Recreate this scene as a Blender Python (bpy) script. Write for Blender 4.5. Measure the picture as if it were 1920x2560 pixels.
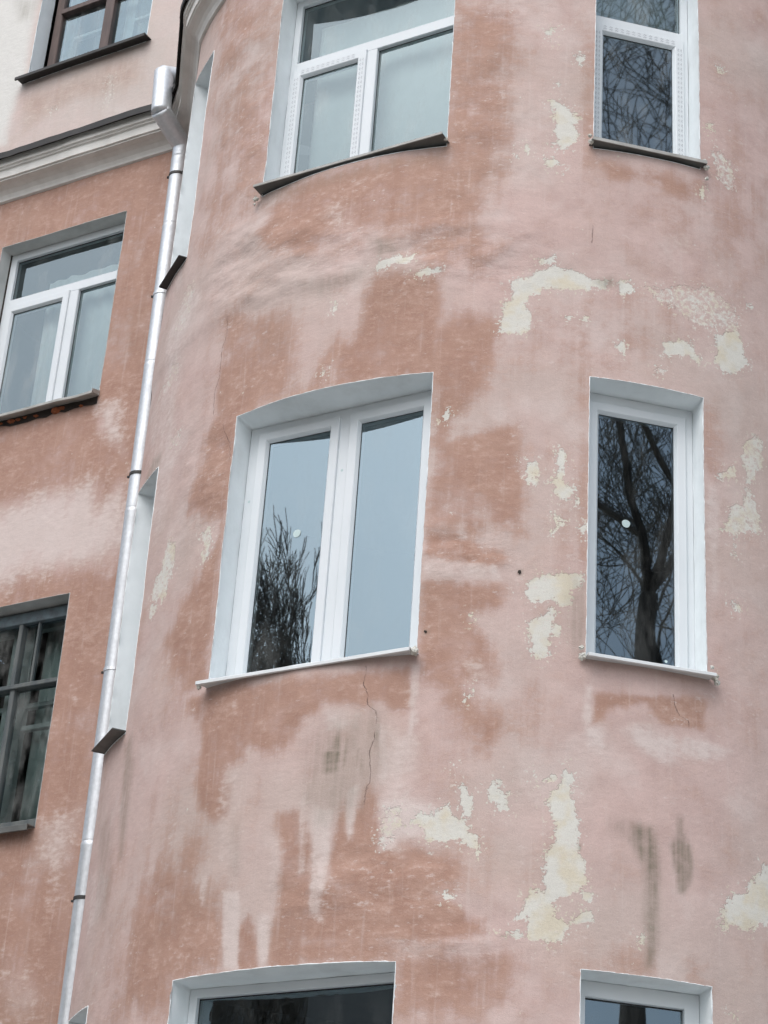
import bpy, bmesh, math, random
import numpy as np
from mathutils import Vector, Matrix

# ------------------------------------------------------------------ scene, camera, sky, sun
for o in list(bpy.data.objects):
    bpy.data.objects.remove(o, do_unlink=True)
scene = bpy.context.scene
COL = scene.collection

PITCH, ROLL = 0.4939915, 0.0699997
cam_d = bpy.data.cameras.new('camera')
cam_d.sensor_fit = 'VERTICAL'; cam_d.sensor_height = 36.0
cam_d.lens = 36.0 * 5083.1 / 2560.0
cam_d.clip_start = 0.1; cam_d.clip_end = 2000
cam = bpy.data.objects.new('camera', cam_d); COL.objects.link(cam)
_F = Vector((0, math.cos(PITCH), math.sin(PITCH))); _U = Vector((0, -math.sin(PITCH), math.cos(PITCH))); _R = Vector((1, 0, 0))
_R2 = _R * math.cos(ROLL) + _U * math.sin(ROLL); _U2 = _U * math.cos(ROLL) - _R * math.sin(ROLL)
cam.matrix_world = Matrix(((_R2.x, _U2.x, -_F.x, 0), (_R2.y, _U2.y, -_F.y, 0), (_R2.z, _U2.z, -_F.z, 0), (0, 0, 0, 1)))
scene.camera = cam

SUN_EL, SUN_AZ = math.radians(48), math.radians(208)     # overcast: a weak, very wide sun behind the camera
world = bpy.data.worlds.new('World'); scene.world = world; world.use_nodes = True
wn = world.node_tree; wn.nodes.clear()
w_out = wn.nodes.new('ShaderNodeOutputWorld'); w_bg = wn.nodes.new('ShaderNodeBackground')
sky = wn.nodes.new('ShaderNodeTexSky'); sky.sky_type = 'NISHITA'; sky.sun_disc = False
sky.sun_elevation = SUN_EL; sky.sun_rotation = SUN_AZ; sky.air_density = 1.0; sky.dust_density = 3.0; sky.ozone_density = 1.0
# cloud cover: the sky's own colour, washed out to the grey of an overcast layer
w_bw = wn.nodes.new('ShaderNodeRGBToBW'); w_tint = wn.nodes.new('ShaderNodeMixRGB'); w_tint.blend_type = 'MULTIPLY'; w_tint.inputs[0].default_value = 1
w_tint.inputs[2].default_value = (0.97, 1.0, 1.05, 1)
w_mix = wn.nodes.new('ShaderNodeMixRGB'); w_mix.inputs[0].default_value = 0.56
w_tc = wn.nodes.new('ShaderNodeTexCoord'); w_no = wn.nodes.new('ShaderNodeTexNoise'); w_no.inputs['Scale'].default_value = 2.2; w_no.inputs['Detail'].default_value = 3
w_mr = wn.nodes.new('ShaderNodeMapRange'); w_mr.inputs[1].default_value = .3; w_mr.inputs[2].default_value = .7; w_mr.inputs[3].default_value = .82; w_mr.inputs[4].default_value = 1.14
w_cl = wn.nodes.new('ShaderNodeMixRGB'); w_cl.blend_type = 'MULTIPLY'; w_cl.inputs[0].default_value = 1
wl = wn.links.new
wl(sky.outputs[0], w_bw.inputs[0]); wl(w_bw.outputs[0], w_tint.inputs[1]); wl(sky.outputs[0], w_mix.inputs[1]); wl(w_tint.outputs[0], w_mix.inputs[2])
wl(w_tc.outputs['Generated'], w_no.inputs['Vector']); wl(w_no.outputs[0], w_mr.inputs[0]); wl(w_mix.outputs[0], w_cl.inputs[1]); wl(w_mr.outputs[0], w_cl.inputs[2])
wl(w_cl.outputs[0], w_bg.inputs[0]); w_bg.inputs[1].default_value = 0.15
wl(w_bg.outputs[0], w_out.inputs[0])

sun_d = bpy.data.lights.new('sun', 'SUN'); sun_d.energy = 0.6; sun_d.angle = math.radians(80); sun_d.color = (1, .97, .93)
sun = bpy.data.objects.new('sun', sun_d); COL.objects.link(sun)
sun.rotation_euler = Vector((math.sin(SUN_AZ) * math.cos(SUN_EL), math.cos(SUN_AZ) * math.cos(SUN_EL), math.sin(SUN_EL))).to_track_quat('Z', 'Y').to_euler()

vs = scene.view_settings
vs.view_transform = 'Standard'; vs.look = 'None'; vs.gamma = 1.0; vs.use_curve_mapping = False
vs.exposure = 0.62
scene.render.resolution_x = 768; scene.render.resolution_y = 1024

# ------------------------------------------------------------------ the place, in metres (camera at the origin, ground 1.6 m below)
GZ = -1.6
R = 2.44311; CX, CY = 0.84335, 11.60274            # the round corner bay
WN = np.array([-0.5078, -0.86148]); WD = np.array([0.86148, -0.5078]); WDIST = 9.53117   # the flat street wall
H = 3.2                                              # storey height
T_END = -1.27                                        # where the bay turns back to the street wall
BAY_STAINS=[('o',0.5,0.15,'-2.78,9.556 -1.948,8.975 -1.891,8.189 -1.851,7.388 -1.89,7.234 -2.159,7.331 -2.441,7.205 -2.46,8.15'),
('o',0.8,0.06,'-1.883,7.334 -1.61,7.37 -1.22,7.352 -0.65,7.332 -0.535,7.155 -0.37,6.951 -0.518,6.767 -0.781,6.732 -1.186,6.912 -1.555,6.832 -1.858,6.984'),
('o',0.72,0.1,'-0.664,8.484 -0.232,8.451 -0.22,8.024 -0.318,7.747 -0.254,7.408 -0.372,7.016 -0.634,7.002 -0.658,7.773'),
('o',0.7,0.06,'-0.835,6.74 -0.521,6.831 -0.256,6.633 -0.354,6.54 -0.77,6.541'),
('o',1,0.05,'-0.677,6.116 -0.443,6.222 -0.283,6.145 -0.313,5.912 -0.348,5.794 -0.374,5.685 -0.491,5.536 -0.54,5.414 -0.395,5.444 -0.306,5.506 -0.192,5.491 -0.163,5.29 -0.134,5.076 -0.121,4.866 -0.284,4.894 -0.342,4.86 -0.477,4.878 -0.62,4.883 -0.625,5.561'),
('o',1,0.03,'-0.627,4.875 -0.476,4.861 -0.339,4.793 -0.205,4.721 -0.29,4.653 -0.386,4.669 -0.528,4.696 -0.628,4.741'),
('o',1,0.04,'-0.627,4.584 -0.448,4.579 -0.214,4.557 -0.224,4.435 -0.266,4.402 -0.389,4.4 -0.35,4.328 -0.276,4.274 -0.252,4.196 -0.218,4.056 -0.425,4.045 -0.408,4.162 -0.478,4.115 -0.62,4.047 -0.628,4.454'),
('o',0.95,0.05,'-2.074,6.303 -1.783,6.188 -1.739,5.837 -1.875,5.836 -1.872,5.684 -1.876,5.462 -1.901,5.152 -1.915,4.934 -1.906,4.713 -1.882,4.324 -1.885,4.232 -2.087,4.211 -2.155,4.305 -2.322,4.581 -2.226,4.681 -2.167,4.802 -2.012,4.947 -1.912,5.066 -1.933,5.207 -2.065,5.27 -2.269,5.345 -2.261,5.453 -2.146,5.597 -2.133,5.839 -2.093,5.919 -2.068,5.928 -2.112,6.121'),
('o',0.75,0.07,'-2.096,6.591 -1.895,6.54 -1.625,6.483 -1.524,6.449 -1.484,6.052 -1.428,5.827 -1.87,5.845 -2.105,5.957 -2.086,6.327'),
('o',1,0.04,'-1.093,6.422 -1.009,6.541 -0.634,6.485 -0.602,5.834 -0.844,5.827 -1.202,5.826 -1.202,6.088 -1.112,6.124 -1.072,6.283'),
('o',0.55,0.02,'-1.371,5.932 -1.212,6.202 -1.181,6.084 -1.212,5.828 -1.384,5.837'),
('o',1,0.035,'-2.045,4.159 -1.885,4.162 -1.24,4.104 -1.218,3.858 -1.302,3.787 -1.386,3.717 -1.537,3.791 -1.568,3.721 -1.664,3.68 -1.643,3.594 -1.654,3.449 -1.734,3.422 -1.855,3.502 -1.902,3.661 -1.886,3.784 -1.882,3.91 -1.988,4.048 -2.025,4.118'),
('o',1,0.035,'-1.041,4.103 -0.668,4.124 -0.648,3.908 -0.732,3.887 -0.839,3.943 -0.878,3.921 -1.021,3.959 -1.105,3.951 -1.229,3.875 -1.321,3.722 -1.399,3.766 -1.5,3.816 -1.533,4.102'),
('o',0.95,0.1,'-1.896,3.33 -1.848,3.313 -1.827,3.173 -1.757,3.067 -1.727,3.078 -1.619,3.023 -1.592,2.812 -1.559,2.634 -1.906,2.625 -1.904,2.474 -2.326,2.537 -2.331,2.812 -2.297,3.054 -2.265,3.177 -2.16,3.277 -2.007,3.287'),
('o',1,0.02,'-1.5,2.839 -1.445,2.916 -1.391,2.835 -1.359,2.63 -1.485,2.634'),
('o',1,0.03,'-1.326,3.401 -1.206,3.419 -1.174,3.384 -1.105,2.619 -1.307,2.625 -1.31,2.819 -1.282,2.968 -1.288,3.2 -1.305,3.28'),
('o',1,0.025,'-1.204,3.416 -1.177,3.123 -1.271,2.955 -1.288,2.861 -1.045,2.843 -1.039,3.058 -1.011,3.21 -0.996,3.326 -0.972,3.427 -0.945,3.283 -0.909,3.235 -0.902,3.359 -0.842,3.513 -0.789,3.416 -0.772,3.274 -0.773,3.174 -0.69,3.195 -0.576,3.162 -0.403,3.095 -0.364,3.035 -0.471,2.988 -0.537,2.988 -0.518,2.921 -0.429,2.885 -0.306,2.858 -0.276,2.834 -0.864,2.834'),
('o',1,0.03,'-0.851,3.008 -0.611,3.002 -0.532,2.97 -0.491,2.923 -0.359,2.886 -0.258,2.819 -0.226,2.782 -0.293,2.749 -0.519,2.728 -0.674,2.744 -0.831,2.732 -0.994,2.739 -1.254,2.756 -1.282,3.039'),
('o',0.9,0.07,'-0.653,2.659 -0.366,2.693 -0.141,2.71 -0.095,2.659 -0.107,2.583 -0.161,2.4 -0.644,2.387'),
('o',1,0.05,'-1.256,2.772 -0.673,2.729 -0.66,2.644 -0.824,2.639 -1.241,2.622'),
('o',0.9,0.05,'-0.733,3.189 -0.559,3.185 -0.416,3.138 -0.351,3.043 -0.41,3.003 -0.616,3.081 -0.73,3.132'),
('o',0.85,0.05,'-0.624,4.247 -0.273,4.262 -0.219,4.088 -0.239,3.991 -0.329,4.032 -0.43,4.146 -0.416,4.014 -0.52,3.98 -0.604,4.034'),
('o',0.95,0.06,'-0.424,3.997 -0.34,3.911 -0.179,3.856 -0.161,3.78 -0.237,3.709 -0.3,3.69 -0.334,3.774 -0.419,3.893 -0.485,3.936'),
('o',1,0.02,'0.246,4.01 0.831,4.075 0.82,3.915 0.619,3.91 0.554,3.956 0.522,4 0.317,3.937 0.279,3.875 0.248,3.855'),
('o',0.85,0.04,'0.258,7.277 0.83,7.302 0.849,7.22 0.808,7.119 0.71,7.122 0.587,7.196 0.303,7.186'),
('o',0.5,0.05,'0.096,8.473 0.198,8.488 0.204,8.014 0.199,7.355 0.16,7.262 0.122,7.433 0.154,7.662 0.138,8.121 0.089,8.352'),
('o',0.42,0.05,'0.114,5.845 0.2,5.856 0.202,5.148 0.201,4.687 0.148,4.722 0.125,5.665'),
('o',0.42,0.04,'0.843,5.847 0.944,5.804 0.926,5.394 0.885,5.343 0.849,5.573'),
('o',0.4,0.05,'0.205,2.739 0.836,2.748 0.834,2.638 0.206,2.638'),
('o',0.55,0.06,'-0.115,2.678 -0.071,2.645 -0.049,2.362 -0.105,2.359'),
('o',0.36,0.15,'-0.116,6.285 0.578,6.374 0.636,6.142 0.203,5.858 -0.098,6.004'),
('o',0.36,0.2,'0.54,7.021 1.334,7.474 1.315,6.958 0.54,6.693'),
('w',0.7,0.05,'0.203,3.826 0.272,3.834 0.311,3.742 0.273,3.697 0.212,3.707'),
('w',0.75,0.06,'0.396,3.834 0.538,3.855 0.786,3.876 1.004,3.841 0.87,3.755 0.618,3.723 0.498,3.736'),
('w',0.45,0.06,'-0.791,3.835 -0.621,3.741 -0.612,3.439 -0.764,3.411'),
('w',0.8,0.05,'-0.78,3.411 -0.668,3.44 -0.555,3.405 -0.473,3.356 -0.394,3.324 -0.375,3.243 -0.546,3.242 -0.665,3.243 -0.765,3.173'),
('w',0.5,0.15,'0.521,6.867 0.761,6.891 0.698,6.643 0.556,6.673'),
('w',0.5,0.03,'0.843,5.451 0.885,5.343 0.924,5.315 0.94,5.104 0.932,4.694 0.883,4.635 0.85,4.664'),
('w',0.5,0.08,'-2.856,6.897 -2.519,7.084 -2.374,6.882 -2.541,6.602 -2.679,6.313 -2.831,6.271'),
('w',0.4,0.08,'-3.063,6.383 -2.718,6.51 -2.529,6.413 -2.456,5.781 -2.507,5.327 -2.628,5.283'),
('w',0.35,0.06,'-1.416,7.159 -1.141,7.076 -1.137,6.873 -1.359,6.912'),
('w',0.35,0.1,'0.276,3.5 0.382,3.498 0.368,3.387 0.232,3.371'),
('w',0.5,0.06,'-3,3.418 -2.819,3.471 -2.673,3.329 -2.723,3.089 -2.914,3.051'),
('w',0.7,0.02,'-1.629,3.05 -1.511,3.035 -1.476,2.634 -1.569,2.644'),
('w',0.65,0.02,'-1.413,2.915 -1.306,2.904 -1.308,2.629 -1.357,2.634'),
('w',0.75,0.03,'-1.147,3.447 -1.014,3.39 -1.026,3.052 -1.042,2.841 -1.107,2.866 -1.134,3.169'),
('w',0.5,0.02,'-1.22,3.454 -1.164,3.505 -1.138,3.082 -1.183,3.065'),
('w',0.6,0.02,'-0.958,3.486 -0.888,3.526 -0.908,3.262 -0.937,3.209'),
('w',0.5,0.015,'-1.798,3.165 -1.732,3.155 -1.73,2.977 -1.764,2.982'),
('w',0.7,0.04,'-0.782,3.431 -0.706,3.428 -0.679,3.166 -0.765,3.168'),
('w',0.6,0.03,'-0.833,3.875 -0.76,3.779 -0.73,3.473 -0.799,3.521'),
('w',0.6,0.02,'-0.67,4.087 -0.622,4.085 -0.62,3.853 -0.654,3.695'),
('w',0.45,0.04,'-1.131,3.962 -0.903,3.903 -0.872,3.786 -1.106,3.807'),
('w',0.35,0.05,'-1.734,3.729 -1.586,3.713 -1.512,3.101 -1.719,3.186'),
('w',0.4,0.05,'-1.351,3.279 -1.293,3.262 -1.284,2.988 -1.346,2.994'),
('w',0.6,0.02,'-0.664,4.135 -0.615,4.132 -0.612,3.813 -0.657,3.834'),
('w',0.45,0.05,'-0.379,4.16 -0.303,4.172 -0.242,4.049 -0.375,4.046'),
('w',0.55,0.03,'0.205,4.081 0.248,4.086 0.237,3.849 0.189,3.864'),
('w',0.6,0.06,'0.199,3.845 0.295,3.836 0.277,3.683 0.201,3.675'),
('w',0.7,0.06,'0.421,3.873 0.692,3.857 0.691,3.715 0.59,3.698 0.431,3.794'),
('w',0.4,0.04,'-0.375,5.009 -0.276,4.998 -0.272,4.897 -0.351,4.896'),
('w',0.5,0.015,'-0.631,4.703 -0.264,4.687 -0.202,4.58 -0.625,4.593'),
('o',0.55,0.14,'-2.302,3.068 -2.038,3.381 -1.87,3.383 -1.723,2.402 -2.313,2.483'),
('o',0.5,0.1,'-2.07,4.397 -1.903,4.352 -1.893,4.175 -1.984,4.099'),
('o',0.5,0.12,'-0.739,2.776 -0.449,2.724 -0.43,2.346 -0.639,2.343'),
('o',0.45,0.1,'-0.672,5.676 -0.381,5.661 -0.569,5.278 -0.641,5.283'),
('o',0.4,0.12,'-0.375,4.046 -0.051,4.007 -0.088,3.651 -0.32,3.641'),
('p',1,0,'-0.07,7.718 -0.008,7.712 0.065,7.662 0.111,7.588 0.103,7.52 0.113,7.454 0.07,7.36 0.018,7.344 -0.014,7.385 -0.013,7.553 -0.032,7.619'),
('p',1,0,'-0.086,7.281 -0.025,7.296 0.01,7.266 0.021,7.202 -0.007,7.243 -0.058,7.211'),
('p',1,0,'-0.194,7.376 -0.167,7.376 -0.174,7.315 -0.192,7.32'),
('p',1,0,'-0.258,7.342 -0.227,7.309 -0.243,7.275'),
('p',1,0,'-0.067,7.393 -0.027,7.384 -0.053,7.349'),
('p',1,0,'-0.101,8.24 -0.038,8.267 -0.01,8.234 -0.054,8.183 -0.048,8.125 -0.08,8.158 -0.108,8.192'),
('p',1,0,'0.103,8.069 0.135,8.05 0.122,7.99 0.095,7.998'),
('p',1,0,'-0.02,7.871 -0,7.861 -0.014,7.814'),
('p',1,0,'0.012,7.179 0.043,7.182 0.022,7.153'),
('p',1,0,'0.897,7.753 0.939,7.758 0.938,7.689 0.906,7.643 0.886,7.692'),
('p',1,0,'0.968,8.202 1.012,8.196 0.989,8.151'),
('p',1,0,'0.854,7.266 0.879,7.253 0.863,7.187 0.843,7.208'),
('p',0.6,0,'0.925,7.537 0.978,7.568 1.062,7.489 1.068,7.313 1.015,7.325 0.964,7.383 0.955,7.469'),
('p',1,0,'-0.249,6.424 -0.196,6.464 -0.11,6.481 -0.024,6.526 0.106,6.526 0.195,6.484 0.294,6.486 0.284,6.426 0.152,6.4 -0.043,6.38 -0.117,6.337 -0.158,6.283 -0.113,6.169 -0.163,6.084 -0.197,6.127 -0.227,6.088 -0.292,6.1 -0.263,6.203 -0.276,6.254 -0.234,6.306 -0.226,6.385'),
('p',1,0,'0.361,6.485 0.418,6.509 0.446,6.456 0.384,6.411 0.356,6.432'),
('p',1,0,'-0.091,6.575 -0.004,6.601 -0.004,6.568 -0.058,6.55'),
('p',1,0,'0.612,6.137 0.694,6.183 0.79,6.184 0.813,6.113 0.85,6.111 0.837,6.037 0.777,6.09 0.694,6.08 0.624,6.063'),
('p',1,0,'0.342,6.08 0.386,6.101 0.403,6.003 0.376,6.023'),
('p',1,0,'0.058,6.208 0.09,6.217 0.09,6.198'),
('p',1,0,'0.155,6.231 0.182,6.229 0.172,6.201'),
('p',1,0,'1.145,6.578 1.201,6.559 1.172,6.535'),
('p',1,0,'0.914,6.26 1.072,6.352 1.111,6.314 1.121,6.213 1.161,6.163 1.065,6.077 0.986,6.051 0.924,6.095 0.938,6.177'),
('p',0.6,0,'0.509,6.489 0.614,6.488 0.685,6.533 0.819,6.559 0.87,6.588 0.997,6.537 1.055,6.491 1.101,6.442 1.072,6.352 0.928,6.33 0.804,6.317 0.72,6.358 0.637,6.402 0.578,6.427'),
('p',0.6,0,'0.577,5.976 0.635,5.977 0.612,5.921 0.566,5.923'),
('p',1,0,'-1.023,6.59 -0.995,6.63 -0.894,6.634 -0.786,6.64 -0.783,6.594 -0.851,6.581 -0.912,6.603 -1.001,6.574'),
('p',1,0,'-0.798,6.516 -0.731,6.518 -0.636,6.525 -0.635,6.496 -0.748,6.475'),
('p',1,0,'-1.262,6.429 -1.216,6.383 -1.236,6.365 -1.266,6.339'),
('p',1,0,'-1.299,5.979 -1.271,5.961 -1.283,5.921'),
('p',0.5,0,'-2.611,7.085 -2.513,7.055 -2.506,6.927 -2.555,6.756 -2.686,6.802 -2.674,6.944'),
('p',0.5,0,'-2.698,6.563 -2.615,6.532 -2.614,6.435 -2.719,6.453'),
('p',0.5,0,'-2.686,6.556 -2.593,6.517 -2.592,6.435 -2.774,6.384 -2.896,6.438 -2.758,6.49'),
('p',0.5,0,'-2.558,5.984 -2.437,6.008 -2.447,5.894 -2.542,5.918'),
('p',0.75,0,'-2.1,5.173 -2.029,5.203 -1.989,5.109 -2.007,4.989 -2.055,4.978 -2.059,5.078'),
('p',0.75,0,'-2.424,5.265 -2.339,5.168 -2.331,5.056 -2.386,4.949 -2.382,4.858 -2.573,4.937 -2.561,5.033 -2.467,5.089 -2.456,5.185'),
('p',0.75,0,'-2.583,4.905 -2.483,4.867 -2.519,4.799 -2.559,4.814'),
('p',1,0,'-0.133,5.291 -0.081,5.303 -0.061,5.252 -0.07,5.191 -0.048,5.201 -0.054,5.158 -0.099,5.164 -0.116,5.232'),
('p',1,0,'0.031,5.372 0.084,5.386 0.094,5.274 0.072,5.22 0.088,5.17 0.134,5.149 0.139,5.056 0.112,5.078 0.037,5.08 0.02,5.172 0.026,5.268'),
('p',1,0,'0.024,4.994 0.07,4.964 0.092,4.949 0.048,4.912 0.042,4.877 0.019,4.876 0.048,4.928'),
('p',1,0,'0.167,4.949 0.205,4.953 0.198,4.877 0.168,4.899'),
('p',1,0,'-0.097,4.562 -0.063,4.63 0.098,4.643 0.179,4.652 0.187,4.62 0.129,4.556 0.123,4.475 0.065,4.477 0.028,4.506 -0.059,4.468 -0.118,4.504'),
('p',1,0,'-0.099,4.377 -0.042,4.381 0.022,4.441 0.058,4.437 0.023,4.385 0.033,4.267 0.02,4.203 -0.022,4.161 -0.073,4.212 -0.083,4.298'),
('p',1,0,'0.045,4.363 0.074,4.366 0.076,4.302 0.04,4.299'),
('p',1,0,'-0.577,5.549 -0.549,5.61 -0.528,5.573 -0.534,5.533'),
('p',1,0,'-0.389,4.4 -0.36,4.392 -0.352,4.36 -0.381,4.368'),
('p',0.75,0,'1.097,5.627 1.187,5.719 1.237,5.695 1.232,5.551 1.18,5.493 1.155,5.404 1.152,5.304 1.203,5.182 1.201,5.113 1.125,5.109 1.041,5.074 1.037,4.939 1.017,4.933 1.03,5.062 0.949,5.058 1.013,5.212 1.098,5.267 1.123,5.414 1.094,5.525'),
('p',0.75,0,'0.936,5.397 1.029,5.465 1.028,5.414 0.955,5.363'),
('p',0.75,0,'0.981,4.669 1.061,4.662 1.06,4.634 1.019,4.614'),
('p',1,0,'-0.386,3.496 -0.362,3.48 -0.336,3.439 -0.326,3.374 -0.347,3.316 -0.365,3.373 -0.39,3.414'),
('p',1,0,'-0.267,3.466 -0.245,3.5 -0.201,3.56 -0.182,3.469 -0.158,3.454 -0.159,3.36 -0.194,3.362 -0.211,3.411 -0.25,3.417'),
('p',1,0,'0.028,3.474 0.089,3.521 0.104,3.597 0.135,3.616 0.16,3.552 0.153,3.477 0.178,3.373 0.187,3.309 0.173,3.235 0.206,3.142 0.218,3.056 0.192,2.99 0.154,2.975 0.078,2.949 0.08,2.879 0.111,2.858 0.157,2.831 0.105,2.765 0.045,2.745 -0.038,2.754 -0.173,2.746 -0.181,2.769 -0.061,2.783 -0.04,2.847 -0.101,2.85 -0.065,2.923 -0.051,2.97 0.024,2.999 0.028,3.15 0.042,3.215 0.088,3.227 0.063,3.281 0.054,3.362 0.021,3.424'),
('p',1,0,'0.192,2.994 0.247,2.988 0.247,2.957 0.216,2.961'),
('p',1,0,'0.156,2.885 0.255,2.918 0.256,2.872 0.21,2.844 0.149,2.83'),
('p',1,0,'0.018,3.548 0.041,3.591 0.077,3.553 0.027,3.528'),
('p',1,0,'-0.049,3.568 -0.029,3.561 -0.036,3.519'),
('p',1,0,'-0.445,2.931 -0.431,2.955 -0.381,2.944 -0.384,2.932 -0.43,2.931'),
('p',1,0,'-0.437,3.596 -0.422,3.6 -0.421,3.583'),
('p',1,0,'-0.381,3.936 -0.367,3.988 -0.344,4.006 -0.343,3.98 -0.373,3.945'),
('p',1,0,'-0.475,3.397 -0.451,3.388 -0.394,3.332 -0.346,3.308 -0.313,3.252 -0.28,3.197 -0.297,3.14 -0.326,3.188 -0.39,3.234 -0.451,3.209 -0.498,3.217 -0.52,3.201 -0.564,3.282 -0.628,3.3 -0.592,3.356 -0.52,3.347 -0.481,3.364'),
('p',0.6,0,'-0.753,3.369 -0.69,3.391 -0.66,3.309 -0.704,3.228 -0.757,3.181 -0.772,3.288'),
('p',1,0,'1.221,3.29 1.145,3.289 1.135,3.248 1.059,3.163 1.013,3.108 0.969,3.107 0.942,3.064 0.915,2.984 0.914,2.909 0.939,2.928 0.983,2.959 1.053,2.942 1.135,2.98 1.21,2.988'),
('p',1,0,'0.503,2.86 0.514,2.847 0.507,2.802 0.469,2.782'),
('p',1,0,'0.965,2.558 0.981,2.517 0.988,2.483 0.947,2.512'),
('d',0.75,0.03,'0.437,3.372 0.553,3.358 0.577,3.231 0.584,3.133 0.568,2.928 0.568,2.817 0.545,2.69 0.515,2.679 0.522,2.804 0.507,2.89 0.514,3.07 0.499,3.174 0.429,3.287'),
('d',0.9,0.02,'0.522,3.299 0.561,3.321 0.576,3.17 0.537,3.134'),
('d',0.7,0.012,'0.673,3.44 0.706,3.437 0.705,3.367 0.745,3.296 0.76,3.199 0.743,3.105 0.702,3.053 0.678,3.064 0.671,3.131 0.656,3.212 0.64,3.287 0.673,3.338'),
('d',0.35,0.04,'0.338,3.367 0.429,3.379 0.429,3.287 0.353,3.308'),
('d',0.85,0.02,'-1.061,3.724 -1.02,3.834 -1,3.685 -1.016,3.574 -1.099,3.581 -1.109,3.696'),
('d',0.8,0.012,'-0.998,3.766 -0.972,3.748 -0.969,3.61 -0.985,3.603'),
('d',0.8,0.015,'-0.919,3.703 -0.888,3.709 -0.88,3.595 -0.898,3.517'),
('d',0.7,0.015,'-0.828,3.77 -0.808,3.834 -0.799,3.687 -0.8,3.591'),
('d',0.45,0.02,'-1.173,3.549 -1.146,3.538 -1.143,3.41 -1.174,3.461'),
('d',0.4,0.05,'-0.901,3.898 -0.827,3.884 -0.819,3.753 -0.88,3.708'),
('d',0.4,0.03,'-2.697,4.084 -2.604,4.126 -2.523,3.905 -2.526,3.643 -2.509,3.383 -2.57,3.398 -2.639,3.762'),
('d',0.3,0.04,'-1.605,3.377 -1.565,3.37 -1.533,3.113 -1.574,3.134'),
('d',0.45,0.05,'0.108,4.522 0.202,4.646 0.207,4.284 0.142,4.238 0.118,4.354'),
('d',0.35,0.05,'-1.48,6.597 -1.096,6.606 -1.001,6.574 -1.194,6.515 -1.356,6.489'),
('d',0.5,0.04,'-1.08,6.824 -0.952,6.749 -0.896,6.669 -0.997,6.666'),
('d',0.55,0.025,'0.217,6.474 0.328,6.518 0.362,6.459 0.273,6.43'),
('d',1,0.006,'-0.148,4.654 -0.133,4.65 -0.13,4.63 -0.143,4.632'),  # not dirt: the dark inside the anchor hole, painted on the wall
('d',0.6,0.01,'-0.613,4.317 -0.583,4.315 -0.582,4.299 -0.608,4.304'),
('d',0.8,0.006,'0.19,3.236 0.197,3.236 0.196,3.198 0.19,3.202'),
('d',0.6,0.006,'0.178,2.886 0.183,2.886 0.184,2.828 0.179,2.827'),
('d',0.6,0.006,'0.217,2.893 0.221,2.894 0.222,2.831 0.218,2.831'),
('d',0.4,0.03,'-2.834,5.958 -2.69,5.948 -2.689,5.868 -2.957,5.838 -3.016,5.827'),
('d',0.25,0.05,'-1.947,7.456 -1.347,7.369 -0.949,7.372 -0.644,7.364 -0.638,7.253 -0.943,7.281 -1.443,7.256 -1.847,7.294'),
('d',0.36,0.08,'-1.187,3.758 -1.041,3.881 -0.8,3.884 -0.785,3.644 -0.866,3.369 -1.089,3.319 -1.176,3.506'),
('d',0.4,0.03,'-1.128,3.637 -1.057,3.641 -1.042,3.315 -1.112,3.321'),
('d',0.35,0.03,'-0.924,3.709 -0.868,3.728 -0.859,3.435 -0.904,3.438'),
('d',0.35,0.05,'0.118,4.635 0.207,4.601 0.213,4.207 0.145,4.2'),
('d',0.7,0.008,'-1.032,3.846 -1.019,3.85 -1.004,3.636 -1.017,3.626'),
('d',0.45,0.03,'-0.86,3.935 -0.799,3.861 -0.798,3.678 -0.837,3.681'),
('d',0.3,0.05,'-2.961,3.682 -2.781,3.716 -2.606,3.323 -2.63,3.078 -2.774,3.112'),
('r',1,0.15,'-2.191,7.285 -1.596,7.139 -1.013,6.902 -0.516,6.83 -0.41,6.538 -0.631,6.417 -1.086,6.466 -1.529,6.497 -2.081,6.596 -2.396,6.893'),
('r',1,0.12,'-0.653,6.858 -0.15,6.759 -0.12,6.441 -0.629,6.386'),
('r',1,0.1,'-0.645,4.91 -0.202,4.879 -0.158,4.633 -0.522,4.564 -0.628,4.601'),
('r',1,0.08,'-0.714,2.752 -0.144,2.779 -0.178,2.685 -0.668,2.644'),
('r',0.4,0.2,'-2.78,9.556 -1.995,9.003 -1.83,7.378 -2.212,7.084'),
('r',0.5,0.2,'-0.65,8.482 -0.232,8.451 -0.242,7.015 -0.571,6.771'),
('r',0.7,0.1,'-1.34,3.202 -0.391,3.155 -0.378,2.856 -1.308,2.89'),
('r',0.6,0.1,'-2.452,6.074 -1.906,5.848 -1.931,5.117 -2.268,5.187')]
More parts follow.
